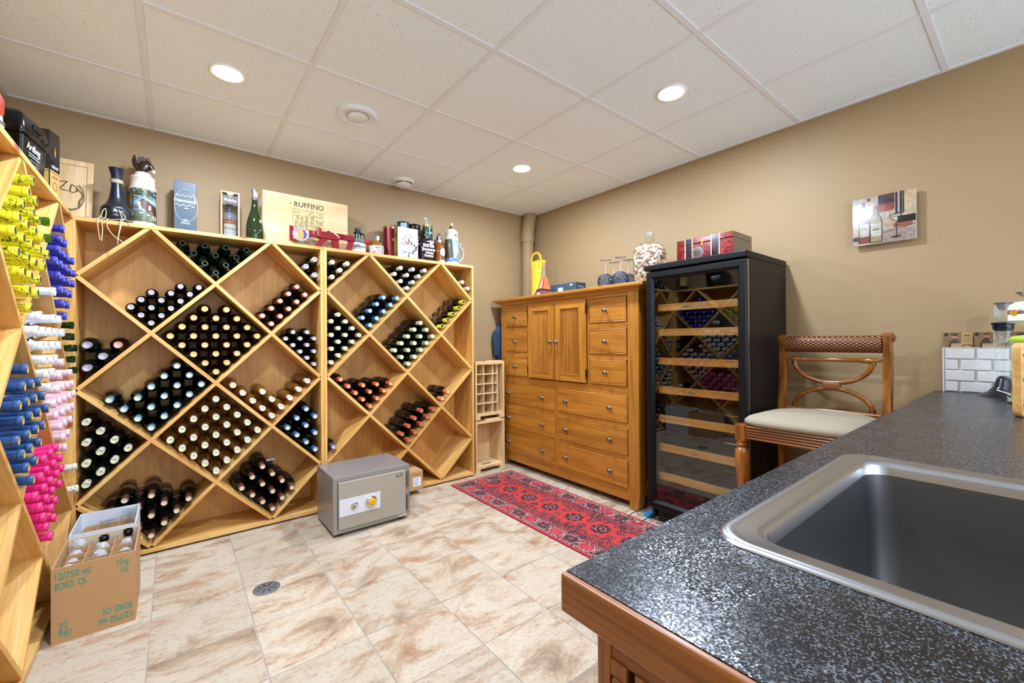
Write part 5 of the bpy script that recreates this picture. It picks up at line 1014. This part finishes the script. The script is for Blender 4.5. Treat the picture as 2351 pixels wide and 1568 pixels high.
part('muzzle_cap', MB().cyl((.492, 0, .085), (.53, 0, .0835), .016, seg=16), mat('cap_red', 'b0141c', .3), t, 50); part('muzzle_tip', MB().cyl((.53, 0, .0835), (.54, 0, .083), .013, seg=14), M_BLACK, t, 50)
prints(t, 'stock_label', (0, -.0262, 0), (1, 0, 0), (0, 0, 1), [('poly', [(.018, .035), (.07, .03), (.075, .1), (.022, .112)], 'd8a0b0'), ('ell', .058, .068, .028, .034, 'e08a4c'), ('ell', .032, .094, .01, .01, 'c8182c'), ('ring', .063, .069, .05, .046, .014, '8e8c92'), ('rect', .028, .05, .045, .08, 'e4c0d0'), ('rect', .098, .055, .112, .1, 'dcd8d4'), ('ell', .092, .07, .012, .014, '28508c')], lift=.0009)
# jugs
t = thing('whisky_jug', 'white jug lettered in script with green neck and stopper', 'jug', (-1.848, -.16, RT))
part('body', MB().lathe([(.001, 0), (.05, 0), (.056, .008), (.058, .05), (.056, .09), (.045, .108), (.025, .118), (.02, .122)], 32), mat('jug_white', 'd9d6ce', .25), t, 50)
M_DG = mat('jug_green', '12302a', .2)
part('neck', MB().lathe([(.022, .118), (.02, .14), (.019, .158), (.03, .162), (.031, .168), (.018, .172), (.019, .178), (.022, .188), (.019, .2), (.001, .206)], 24), M_DG, t, 40)
part('handle', MB().tube(smooth([(.018, 0, .15), (.035, 0, .165), (.052, 0, .152), (.053, 0, .125), (.046, 0, .105)]), .006, 10), M_DG, t, 60)
prints(t, 'lettering', (0, 0, 0), (1, 0, 0), (0, 0, 1), [('text', 'Tullamore', 0, .05, .022, .0003, '2a2a2a'), ('text', 'Dew', .004, .034, .014, '4a4a4a')], wrap=.0585)
t = thing('small_dish', 'small upturned white dish in front of the green-necked jug', 'dish', (-1.876, -.258, RT))
part('dish', MB().lathe([(.046, 0), (.046, .012), (.04, .02), (.034, .022), (.001, .0225)], 32), M_WHITE, t, 40); part('rim', MB().lathe([(.046, 0), (.049, .001), (.049, .005), (.046, .006)], 32, cap0=False, cap1=False), M_WHITE, t, 40)
t = thing('stoneware_jug', 'cream stoneware jug with brown shoulder and blue print', 'jug', (-1.702, -.15, RT))
part('body', MB().lathe([(.001, 0), (.052, 0), (.055, .004), (.056, .085), (.052, .092)], 32), mat('stoneware_cream', 'cfc8b6', .3), t, 40)
part('shoulder', MB().lathe([(.0562, .085), (.055, .094), (.044, .112), (.028, .124), (.019, .13), (.018, .14)], 32), mat('stoneware_brown', '8a5c28', .22), t, 50)
part('cork', MB().lathe([(.018, .138), (.017, .165), (.001, .166)], 18), mat('cork_grey', '7a746a', .7), t, 40); part('seal_strip', MB().box(-.004, .016, -.0195, -.0185, .132, .166), flat('cfc2a4'), t)
part('handle', MB().tube(smooth([(.016, 0, .135), (.034, 0, .14), (.042, 0, .125), (.04, 0, .108)]), .0055, 10), mat('jug_handle_dark', '3a2a1c', .3), t, 60)
prints(t, 'lettering', (0, 0, 0), (1, 0, 0), (0, 0, 1), [('text', 'PLATTE', .006, .062, .02, .0003, '26304a'), ('text', 'VALLEY', .006, .044, .012, '26304a'), ('rect', .0, .03, .02, .034, '3a4a78')]+[('line', [(.028, .012), (.034, .03), (.026, .045), (.036, .06)], .004, '4a5a8c'), ('line', [(.012, .016), (.03, .02), (.042, .03)], .004, '4a5a8c')], wrap=.0565)
# tubes
def tube_tin(name, label, x, y, r, h, col, trim, items, metal=.4, rough=.25):
    t = thing(name, label, 'tin', (x, y, RT)); part('tin', MB().lathe([(r, .004), (r, h-.006)], 36), mat('tin_'+col, col, rough, metal), t, 40)
    part('rim', MB().lathe([(r+.001, h-.012), (r+.0015, h-.003), (r, h), (r-.003, h), (r-.004, h-.004), (.001, h-.005)], 36, cap0=False), mat('tintrim_'+trim, trim, .25, .7), t, 40); part('base_rim', MB().lathe([(r+.001, 0), (r+.0012, .006), (r, .007)], 36), mat('tintrim_'+trim, trim, .25, .7), t, 40)
    if items: prints(t, 'tin_print', (0, 0, 0), (1, 0, 0), (0, 0, 1), items, wrap=r+.0002)
    return t
tube_tin('whisky_tin', 'round red whisky tin with gold rim beside the stoneware jug', -1.571, -.095, .05, .268, '7c1a20', 'b08a5a', [('rect', .0, .15, .034, .172, 'c8a24a'), ('rect', .012, .158, .03, .164, '3a0a0e')]+[('rect', .006, .05+.013*k, .03-.005*(k % 3), .055+.013*k, 'b05a50') for k in range(6)])
tube_tin('whisky_tin', 'round teal and silver tin behind the maple leaf carton', -1.45, -.078, .048, .328, '35596a', '1f3c4c', [('rect', -.042, .0, -.006, .32, 'a9b7ba'), ('poly', [(.012, .27), (.03, .27), (.021, .285)], 'd8dcdc'), ('rect', .012, .2, .034, .27, '173048')])
tube_tin('whisky_tin', 'round black tin with pale lettering behind the clear bottle', -1.352, -.085, .047, .322, '17181c', '0e0f12', [('text', 'BLACK', .01, .262, .021, 'c8c8cc'), ('text', 'No. 18', .01, .24, .014, 'c8c8cc'), ('ell', .012, .21, .012, .012, 'e0ddd4')])
tube_tin('whisky_tin', 'round dark green tin with gold stripe behind the clear bottle', -1.236, -.09, .043, .335, '1c5048', 'b49a58', [('rect', -.05, .308, .05, .312, 'c8b070'), ('text', '1801', .012, .26, .024, 'd8dcd0')])
# maple carton
t = carton_box('gift_carton', 'white carton with red maple leaf standing before dark round tins', 'carton', -1.476, -.225, .17, .073, .25, mat('maple_white', 'cfc9c0', .45), None)
prints(t, 'side_print', (-.085, .0365, 0), (0, -1, 0), (0, 0, 1), [('rect', -.0365, 0, .0365, .25, '9a7b3e'), ('poly', [(-.02, .19), (.0, .22), (.02, .19), (.008, .17), (-.008, .17)], '5a4418')]+[('rect', -.03+.012*k, 0, -.024+.012*k, .05+.01*(k % 3), '6a5020') for k in range(6)])
def leaf(cx, cy, s): return [(cx+s*a, cy+s*b) for a, b in ((0, 1), (.18, .6), (.4, .72), (.36, .3), (.62, .5), (.7, .34), (.95, .3), (.82, .1), (.92, 0), (.5, -.3), (.54, -.44), (.08, -.38), (.06, -.8), (-.06, -.8), (-.08, -.38), (-.54, -.44), (-.5, -.3), (-.92, 0), (-.82, .1), (-.95, .3), (-.7, .34), (-.62, .5), (-.36, .3), (-.4, .72), (-.18, .6))]
prints(t, 'front_print', (0, 0, 0), (1, 0, 0), (0, 0, 1), [('rect', -.08+.0135*k, 0, -.071+.0135*k, .03+.012*((k*7) % 4), '9aa4b4') for k in range(12)]+[('poly', leaf(.004, .088, .082), '16181c'), ('poly', leaf(-.004, .088, .071), 'dcdad6'), ('poly', leaf(-.004, .125, .018), 'b82838'), ('text', 'CANADIAN', .008, .188, .013, 'a83a2c'), ('text', 'MAPLE WHISKY', .008, .172, .0135, '5a4a40'), ('line', [(-.045, .09), (.04, .086)], .001, '8a9ab4'), ('line', [(-.045, .075), (.04, .07)], .001, '8a9ab4'), ('ell', -.045, .158, .004, .004, '16181c')])
# dark red bottle, clear bottle, amber bottle
t = thing('spirit_bottle', 'dark red bottle with round white seal between carton and clear bottle', 'bottle', (-1.366, -.158, RT))
part('body', MB().lathe([(.001, 0), (.019, 0), (.021, .006), (.021, .16), (.018, .19), (.011, .21), (.0105, .24)], 24), mat('oxblood_glass', '3a0c0c', .06, spec=.7), t, 50); part('cap', MB().lathe([(.0125, .235), (.0125, .262), (.001, .263)], 16), M_BLACK, t, 40)
prints(t, 'seal', (0, 0, 0), (1, 0, 0), (0, 0, 1), [('ell', .0, .15, .012, .012, 'd8d4c8'), ('rect', -.018, .04, .018, .11, '5a1614')], wrap=.0212)
t = thing('spirit_bottle', 'square clear rum bottle with white hand lettering and glass stopper', 'bottle', (-1.303, -.20, RT), math.radians(0))
part('body', MB().loft([rrect(-.057, .057, -.03, .03, .014, z, 4) if s == 1 else rrect(-.057*s, .057*s, -.03*max(s, .55), .03*max(s, .55), .012*s, z, 4) for z, s in ((0, .97), (.004, 1), (.165, 1), (.182, .9), (.195, .6), (.2, .38), (.215, .36))]), mat('dark_rum_glass', '1e0e10', .05, spec=.7), t, 50)
part('neck', MB().lathe([(.021, .212), (.02, .285), (.021, .29)], 20), glass('teal_neck_glass', 'b9d2cc', 1.5, 0., .3, '5a7a78'), t, 50); part('gold_collar', MB().lathe([(.023, .288), (.026, .294), (.025, .31), (.02, .312)], 20), mat('pale_gold', 'b8a868', .3, .6), t, 40)
part('stopper', MB().lathe([(.018, .312), (.021, .32), (.021, .372), (.016, .378), (.001, .378)], 12), M_CLEARG, t, 20)
prints(t, 'lettering', (0, -.0302, 0), (1, 0, 0), (0, 0, 1), [('text', 'JACK THE', .004, .122, .022, .0012, 'dfe2e4'), ('text', 'GOLDMINE', .004, .093, .0225, .0012, 'dfe2e4'), ('text', 'OCEAN', .012, .068, .021, .0012, 'dfe2e4'), ('text', 'PUNCH', .006, .043, .023, .0012, 'dfe2e4')]+[('ell', -.042+.0105*k, .142+.004*math.sin(k*2), .006, .0035, 'dfe2e4') for k in range(9)]+[('poly', [(.004, .168), (.052, .168), (.028, .133)], 'c8b49a'), ('rect', .006, .16, .05, .178, '8a847c')])
t = thing('spirit_bottle', 'small amber whisky bottle with round white label beside eagle stein', 'bottle', (-1.184, -.2, RT))
part('body', MB().lathe([(.001, 0), (.042, 0), (.045, .005), (.045, .13), (.038, .155), (.022, .172), (.0155, .18), (.0145, .2)], 32), mat('whisky_amber', '8a4e1e', .06, spec=.7, trans=.25), t, 50)
part('cap', MB().lathe([(.0165, .196), (.0165, .212), (.0185, .214), (.0185, .232), (.001, .234)], 20), M_PEWTER, t, 40); part('neck_wrap', MB().lathe([(.0165, .178), (.0175, .18), (.017, .198)], 20, cap0=False, cap1=False), flat('c8c4bc'), t)
prints(t, 'label', (0, 0, 0), (1, 0, 0), (0, 0, 1), [('ell', .012, .095, .029, .032, 'e0ded8'), ('ring', .012, .095, .024, .027, .001, '8a8a88'), ('text', '99', .012, .088, .018, '3a3a3a'), ('rect', -.022, .0, .04, .028, 'd8d6d0'), ('rect', -.012, .012, .03, .014, '9a9a94')], wrap=.0454)
# eagle stein
def stein_eagle(u, v):
    P = Paint(u, v, '8fb6e0'); P.noise(5, .4, .8, 'bcd3ee', .7); P.put((u < .42-.1*v+.05*fbm(v*9, u*4)) & (v > .12), '51493f'); P.noise(14, .5, .78, '2c2822', .35)
    P.put(v < .16+.03*np.sin(u*20), '2f66a4'); P.put((v < .16) & (fbm(u*18, v*30) > .55), 'a9c8e4', .6); P.put((u > .52) & (v < .42-.5*np.abs(u-.8)) & (v > .14), '7c8a84'); P.poly([(.55, .46), (.66, .56), (.8, .38), (.95, .3), (.9, .44), (.74, .52), (.66, .6)], 'e4e4e4'); P.poly([(.62, .52), (.78, .34), (.95, .26), (.8, .3)], '5a5048')
    P.ell(.42, .26, .03, .07, '8a6a48'); P.line([(.6, .86), (.8, .92), (.95, .84)], .02, '5a4a3a'); P.line([(.7, .9), (.76, .8)], .012, '5a4a3a'); return P.c
t = thing('beer_stein', 'tall white stein with eagle scene and branch handle at rack end', 'stein', (-1.05, -.17, RT))
part('base', MB().lathe([(.001, 0), (.068, 0), (.07, .006), (.068, .02), (.064, .026), (.062, .032)], 36), M_CER, t, 40)
part('body', MB().lathe([(.0615, .03), (.058, .222)], 36), mat('slate_glaze', '6a7078', .3), t, 60); picture(t, 'eagle_scene', 140, 100, stein_eagle, cyl_place(.0628, .0592, .03, .222, -PI*.98, -.02), .3, .3)
part('collar', MB().lathe([(.059, .22), (.0625, .224), (.06, .232), (.056, .24), (.054, .28), (.057, .286), (.052, .292), (.045, .306), (.025, .318), (.012, .322)], 36, cap0=False), M_CER, t, 40)
prints(t, 'collar_motif', (0, 0, 0), (.9, .42, 0), (0, 0, 1), [('poly', [(-.034, .25), (-.03, .262), (-.024, .255), (-.02, .272), (-.014, .258), (-.008, .275), (-.002, .25)], '3a4a3a')], wrap=.0562)
ea = part('eagle_finial', MB().tube([(-.006, 0, .32), (-.004, 0, .335), (.0, 0, .348)], [.012, .013, .009], 14), mat('eagle_brown', '3c2a20', .4), t, 60)
part('eagle_head', MB().tube([(.0, 0, .345), (.003, 0, .357), (.006, 0, .367), (.008, 0, .372)], [.009, .01, .0085, .004], 14), M_WHITE, ea, 60); part('beak', MB().tube([(.012, 0, .364), (.019, 0, .362), (.021, 0, .357)], [.004, .003, .0008], 8), mat('beak_yellow', 'c89a3a', .4), ea)
part('handle', MB().tube(smooth([(.052, .0, .21), (.075, 0, .2), (.085, 0, .175), (.108, 0, .15), (.118, 0, .12), (.112, 0, .085), (.095, 0, .06), (.062, 0, .045)]), [.008]*36, 10).tube([(.085, 0, .175), (.09, .005, .205), (.102, .006, .212)], .004, 8).tube([(.108, 0, .15), (.125, .004, .17), (.122, .003, .185)], .004, 8), mat('branch_grey', 'a49c90', .5, bump=.7, bscale=90.), t, 60)

# ------------------------------------------------------------------ on the side rack and in the corner
t = thing('cooler_box', 'glossy black plastic ice box with lid lettered Ardbeg'.replace(' lettered Ardbeg', ' and white script') + ' on the side rack', 'ice box', (-3.425, -.82, RT), math.radians(-9))
M_GB = mat('gloss_black_plastic', '08090a', .2, spec=.35, bump=.05, bscale=12.)
part('bucket', MB().loft([rrect(-.07*s, .075*s, -.098*s, .098*s, .012, z, 4) for z, s in ((0, .9), (.06, .95), (.16, 1.0))]), M_GB, t, 50)
ld = part('lid', MB().loft([rrect(-.076*s, .081*s, -.11*s, .11*s, .014, z, 4) for z, s in ((.16, 1), (.175, 1.02), (.195, 1.0), (.235, .93), (.25, .8))]), M_GB, t, 50)
for k in range(5): part('lid_rivet', MB().lathe([(.006, 0), (.005, .004), (.001, .005)], 10), M_GB, ld, 40, loc=(.082, -.08+.04*k, .185), rot=(0, PI/2, 0))
part('latch', MB().box(.07, .086, -.03, .03, .2, .222), M_GB, ld, bevel=.005)
prints(t, 'lettering', (.069, .0, 0), (0, 1, 0), (.047, 0, 1), [('text', 'Ardbeg', -.02, .115, .036, .0006, 'e4e4e4'), ('rect', -.06, .1, .02, .103, 'b8b8b8'), ('rect', -.06, .09, .03, .093, 'b8b8b8'), ('rect', -.05, .075, .02, .077, '8a8a8a'), ('rect', -.06, .062, .02, .064, '8a8a8a')], lift=.002)
t = thing('gift_carton', 'tall black and gold spirit carton at the corner end of side rack', 'carton', (-3.402, -.415, RT), math.radians(-14))
part('box', MB().box(-.043, .043, -.043, .043, 0, .355), mat('carton_black', '14161c', .2, coat=.4), t, bevel=.0015)
GO = 'c09a58'
for nm, org, rt in (('side_print', (.043, 0, 0), (0, 1, 0)), ('front_print', (0, -.043, 0), (1, 0, 0))):
    prints(t, nm, org, rt, (0, 0, 1), [('rect', -.04, .05, .04, .17, GO), ('rect', -.04, .16, .04, .163, '6a4a20'), ('text', 'NEWP', 0, .182, .02, .0004, 'd8d8d8'), ('text', 'NEWP', 0, .135, .016, '5a3f1c'), ('ring', 0, .1, .02, .02, .003, '7a5828'), ('poly', [(-.007, .26), (.0, .29), (.007, .26), (.003, .24), (-.003, .24)], 'b87a3a'), ('rect', -.04, .052, .04, .056, '6a4a20')])
t = thing('wooden_case_lid', 'carved wooden case lid with ZD initials leaning on back wall in the corner', 'wine case', (-3.36, -.105, RT), 0, rot=(math.radians(-12), 0, 0))
part('board', MB().box(-.115, .09, 0, .012, 0, .37), M_CRATE, t)
part('frame', MB().box(-.115, -.09, -.006, 0, 0, .37).box(.065, .09, -.006, 0, 0, .37).box(-.09, .065, -.006, 0, 0, .03).box(-.09, .065, -.006, 0, .34, .37), M_CRATE, t, bevel=.002)
prints(t, 'carved_initials', (0, 0, 0), (1, 0, 0), (0, 0, 1), [('line', [(-.04, .235), (-.01, .24), (-.04, .19), (-.005, .185)], .0045, '241a10'), ('line', [(.0, .185), (.005, .225), (.025, .215), (.028, .19), (.012, .178), (-.002, .185)], .0045, '241a10')]+[('ell', .03*math.cos(a)*1.4+.005+.006*math.sin(5*a), .15+.07*math.sin(a), .006, .0035, '6a5a34') for a in [(-1.9+.13*k) for k in range(22)]]+[('ell', .04*math.cos(a)*1.3+.005, .155+.08*math.sin(a+.05), .004, .005, '7a6a40') for a in [(-1.8+.17*k) for k in range(17)]])
t = thing('ceramic_jug', 'red and white ceramic jug at the near end of side rack', 'jug', (-3.43, -1.14, RT))
part('body', MB().lathe([(.001, 0), (.045, 0), (.055, .02), (.06, .09), (.056, .13)], 28), mat('cream_glaze', 'cfc4b8', .3), t, 50)
part('top', MB().lathe([(.0565, .13), (.06, .15), (.06, .19), (.045, .225), (.025, .24), (.001, .243)], 28), mat('brick_red_glaze', '9a3a24', .25), t, 50)
prints(t, 'band', (0, 0, 0), (0, 1, 0), (0, 0, 1), [('rect', -.09, .05, .09, .056, '8a2a22'), ('rect', -.09, .075, .09, .08, '8a2a22'), ('rect', -.09, .1, .09, .11, '5a4a48')], wrap=.0605)

# ------------------------------------------------------------------ on the dresser
DT = 1.5405
t = thing('gift_bag', 'yellow fabric bottle bag with loop handle on the dresser', 'bag', (-.25, -.37, DT), -PI/2)
M_YEL = mat('yellow_felt', 'e2b52e', .8)
part('bag', MB().loft([[(hw_*math.cos(a)*(1 if abs(math.cos(a)) < .99 else 1), dd*math.sin(a), z) for a in [k*PI/12 for k in range(24)]] for z, hw_, dd in ((0, .052, .045), (.05, .054, .046), (.2, .066, .03), (.33, .082, .012), (.365, .086, .006))]), M_YEL, t, 60)
hp_ = smooth([(-.062, -.004, .34), (-.068, -.004, .37), (-.052, -.004, .41), (-.02, -.004, .435), (.02, -.004, .435), (.052, -.004, .41), (.068, -.004, .37), (.062, -.004, .34)])
b = MB(); b.loft([[Vector(p)+Vector(((-.011 if s < 0 else .011)*(p.x-0)/.07, q, (-.01 if s < 0 else .01))) for s, q in ((-1, -.002), (1, -.002), (1, .002), (-1, .002))] for p in hp_]); part('handle', b, mat('yellow_strap', 'e0a42a', .7), t, 50)
part('stitch_cord', MB().tube(smooth([(.045, -.01, .40), (.05, -.012, .35), (.056, -.014, .27)]), .002, 6), mat('brown_cord', '8a6a20', .8), t)
t = thing('tower_bottle', 'orange liqueur bottle shaped like an iron tower on the dresser', 'bottle', (-.40, -.637, DT), -PI/2)
def sqp(s, z): return [(a*s, b*s, z) for a, b in ((-1, -1), (1, -1), (1, 1), (-1, 1))]
part('base_legs', MB().loft([sqp(.072, 0), sqp(.064, .01), sqp(.055, .03), sqp(.049, .045)]), mat('tower_amber', '6e4038', .2), t)
part('lower_deck', MB().box(-.052, .052, -.052, .052, .045, .055), mat('tower_dark', '3a2430', .3), t)
part('tower_body', MB().loft([sqp(.042, .055), sqp(.03, .1), sqp(.024, .14), sqp(.0215, .165)]), mat('tower_orange', 'c06a40', .12), t)
part('neck', MB().lathe([(.02, .165), (.017, .2), (.0155, .25)], 16), glass('pale_neck', 'e4d8c0', 1., 0., .3, 'c9b89a'), t, 40)
part('red_band', MB().lathe([(.016, .245), (.0175, .25), (.017, .275), (.014, .28)], 16), mat('coral_band', 'd8604a', .3), t, 40); part('cap', MB().lathe([(.018, .28), (.0195, .284), (.0195, .305), (.014, .31), (.001, .31)], 16), mat('gold_cap', 'd0b23c', .3, .5), t, 40)
o = [('poly', [(-.03, .0), (.03, .0), (.02, .02), (0, .028), (-.02, .02)], 'c8b0c0')]+[('line', [(-.06+.009*k, .004), (-.05+.007*k, .04)], .002, '5a4a70') for k in range(14) if abs(k-6.5) > 3]
prints(t, 'arch_print', (0, -.0705, 0), (1, 0, 0), (0, .38, 1), o, lift=.003)
prints(t, 'lattice_print', (0, -.042, .055), (1, 0, 0), (0, .22, 1), [('poly', [(-.034, .0), (-.028, .0), (-.016, .1), (-.02, .1)], '4a2c3c'), ('poly', [(.028, .0), (.034, .0), (.02, .1), (.016, .1)], '4a2c3c'), ('poly', [(-.02, .008), (.02, .008), (.008, .07), (-.008, .07)], 'e08a7a')]+[('line', [(.012, .02+.012*k), (.02, .028+.012*k)], .003, 'e4dcd8') for k in range(6)], lift=.003)
t = carton_box('flat_box', 'flat dark blue box with white emblem lying on the dresser', 'box', -.33, -.79, .31, .12, .095, mat('slate_blue_card', '2c4656', .5), None, -PI/2, DT)
prints(t, 'front_print', (0, 0, 0), (1, 0, 0), (0, 0, 1), [('poly', [(-.055, .02), (.005, .02), (.005, .066), (-.004, .06), (-.014, .068), (-.025, .06), (-.036, .068), (-.046, .06), (-.055, .066)], 'c9d6dc'), ('rect', .085, .07, .118, .084, '9ab0bc')])
prints(t, 'end_print', (.155, .06, 0), (0, 1, 0), (0, 0, 1), [('text', 'Reserve', 0, .055, .022, 'c8d0d4')])
M_STEMG = glass('bright_stem_glass', 'fafcfa', 1.5, 0., .2, 'ffffff')
M_BOWL = glass('blue_grey_wineglass', 'bccbe2', 2.2, 0., .06, '8a9cc0')
for i, (x, y) in enumerate(((-.41, -1.318), (-.282, -1.296), (-.41, -1.452), (-.282, -1.424))):
    t = thing('wine_glass', 'upside-down wine glass on the dresser, %s' % ('front one nearer the blue box', 'rear one nearer the blue box', 'front one nearer the cork jar', 'rear one nearer the cork jar')[i], 'glass', (x, y, DT), group='upturned wine glasses on the dresser')
    part('bowl', MB().lathe([(.044, 0), (.055, .02), (.062, .045), (.06, .066), (.048, .088), (.025, .102), (.006, .108)], 28, cap0=False, cap1=False), M_BOWL, t, 60)
    part('stem', MB().lathe([(.006, .107), (.0036, .12), (.0034, .185), (.006, .197)], 12), M_STEMG, t, 60); part('foot', MB().lathe([(.006, .196), (.036, .204), (.038, .206), (.038, .208), (.001, .209)], 28), M_STEMG, t, 50)
# cork carboy
CBX, CBY = -.283, -1.607
t = thing('carboy', 'large clear glass jar filled with wine corks on the dresser', 'jar', (CBX, CBY, DT))
CB = [(.102, .002), (.112, .012), (.114, .04), (.115, .2), (.112, .235), (.098, .268), (.07, .288), (.045, .296), (.032, .306), (.029, .32), (.028, .352)]
part('jar', MB().lathe([(.001, .002)]+CB, 40, cap1=False), glass('jar_glass', 'f8faf8', .9, mx=.5), t, 60); part('mouth_ring', MB().lathe([(.028, .35), (.034, .353), (.035, .362), (.033, .37), (.026, .371), (.024, .35)], 32, cap0=False, cap1=False), M_CLEARG, t, 50)
ck = [mat('cork_%d' % k, c, .85, bump=.3, bscale=200.) for k, c in enumerate(('dcc0a2', 'cdaa90', 'e4d2bc', 'e8e2d8', 'd2b49c'))]
cm = [MB().lathe([(.0105, -.021), (.0112, -.019), (.0112, .019), (.0105, .021)], 12).mesh('wine_cork', m, 40) for m in ck]
rr = random.Random(8); pts = []
def rad(z):
    for (r0, z0), (r1, z1) in zip(CB, CB[1:]):
        if z0 <= z <= z1: return r0+(r1-r0)*(z-z0)/(z1-z0)
    return .1
zl = .016
n = 0; tries = 0
while n < 285 and tries < 70000:
    tries += 1
    z = .018+(tries/90000)*.245+rr.uniform(0, .012) if False else rr.uniform(.016, .272); d = Vector((rr.gauss(0, 1), rr.gauss(0, 1), rr.gauss(0, .6))).normalized()
    R = rad(z)-.006; a = rr.uniform(0, 2*PI); q = R*math.sqrt(rr.uniform(.30, .99)); p = Vector((q*math.cos(a), q*math.sin(a), z)); ok = True
    for s in (-1, 1):
        e = p+d*.0185*s
        if e.z < .013 or e.z > .278 or math.hypot(e.x, e.y) > rad(e.z)-.0125: ok = False
    if not ok: continue
    for p2, d2 in pts:
        if (p-p2).length > .046: continue
        m_ = min(((p+d*s1)-(p2+d2*s2)).length for s1 in (-.013, 0, .013) for s2 in (-.013, 0, .013))
        if m_ < .0165: ok = False; break
    if not ok: continue
    pts.append((p, d)); o = link('wine_cork', cm[n % 5], None, Vector((CBX, CBY, DT))+p); o.rotation_mode = 'QUATERNION'; o.rotation_quaternion = d.to_track_quat('Z', 'Y')
    tag(o, 'used wine cork piled inside the large glass jar', 'cork', 'wine corks in the glass jar'); n += 1
# ------------------------------------------------------------------ on the fridge
FT = 1.6255
def burl(name, base, mid, hi):
    m, nt, b = newmat(name); v = objvec(nt, (1, 1, 1), False); n = nt.nodes.new('ShaderNodeTexNoise'); n.inputs['Scale'].default_value = 26; n.inputs['Detail'].default_value = 6; n.inputs['Distortion'].default_value = 2.5; nt.links.new(v, n.inputs['Vector'])
    r = ramp(nt, [(.36, base), (.5, mid), (.68, hi)]); nt.links.new(n.outputs[0], r.inputs[0]); nt.links.new(r.outputs[0], b.inputs['Base Color']); b.inputs['Roughness'].default_value = .15; b.inputs['Coat Weight'].default_value = .6; b.inputs['Coat Roughness'].default_value = .05
    return m
B1 = burl('red_burl', '3a0808', '6e1512', '9a3020'); B2 = burl('dark_burl', '0e0a14', '1c1420', '4a1418'); M_INL = flat('d8b48a', .3)
t = thing('humidor', 'glossy red burl wooden box with dark inlaid bands on the fridge', 'box', (-.41, -1.888, FT), -PI/2)
w = .348
def bands(z0, z1, nm):
    e = part(nm, MB().box(0, w, 0, .25, z0, z1), B1, t, bevel=.003)
    for x0, x1 in ((.058, .104), (.222, .270)):
        part('dark_band', MB().box(x0, x1, -.0006, .25, z0+.0002, z1+.0006), B2, e)
        for x in (x0-.003, x1-.003): part('inlay_line', MB().box(x, x+.006, -.001, .25, z0+.0002, z1+.001), M_INL, e)
    part('side_veneer', MB().box(w, w+.0008, .002, .248, z0, z1), mat('veneer_taupe', '6a5a48', .3, coat=.3), e)
    return e
bands(0, .117, 'case'); bands(.119, .152, 'lid')
part('clasp', MB().lathe([(.009, 0), (.01, .003), (.006, .005), (.001, .006)], 14), mat('brass', 'c8a24a', .2, .9), t, 40, loc=(.168, 0, .122), rot=(PI/2, 0, 0)); part('clasp_drop', MB().box(.163, .173, -.004, 0, .105, .122), MATS['brass'], t, bevel=.001)
t = thing('crystal_award', 'small round cut crystal clock on the fridge before burl box', 'ornament', (-.50, -2.073, FT), -PI/2)
part('disc', MB().lathe([(.001, -.008), (.03, -.008), (.037, -.003), (.037, .003), (.03, .008), (.001, .008)], 24), glass('cut_crystal', 'dfe4e4', 3., .02, .25, 'b8bab8'), t, 20, loc=(0, 0, .039), rot=(PI/2, 0, 0))
part('face', MB().lathe([(.022, 0), (.022, .001), (.001, .0012)], 10), M_CHROME, t, 10, loc=(0, -.0086, .039), rot=(PI/2, 0, 0))
part('finial', MB().lathe([(.006, 0), (.008, .004), (.004, .01), (.006, .016), (.001, .02)], 12), M_CHROME, t, 40, loc=(-.004, 0, .075)); part('foot', MB().box(-.015, .015, -.009, .009, 0, .005), M_CLEARG, t)
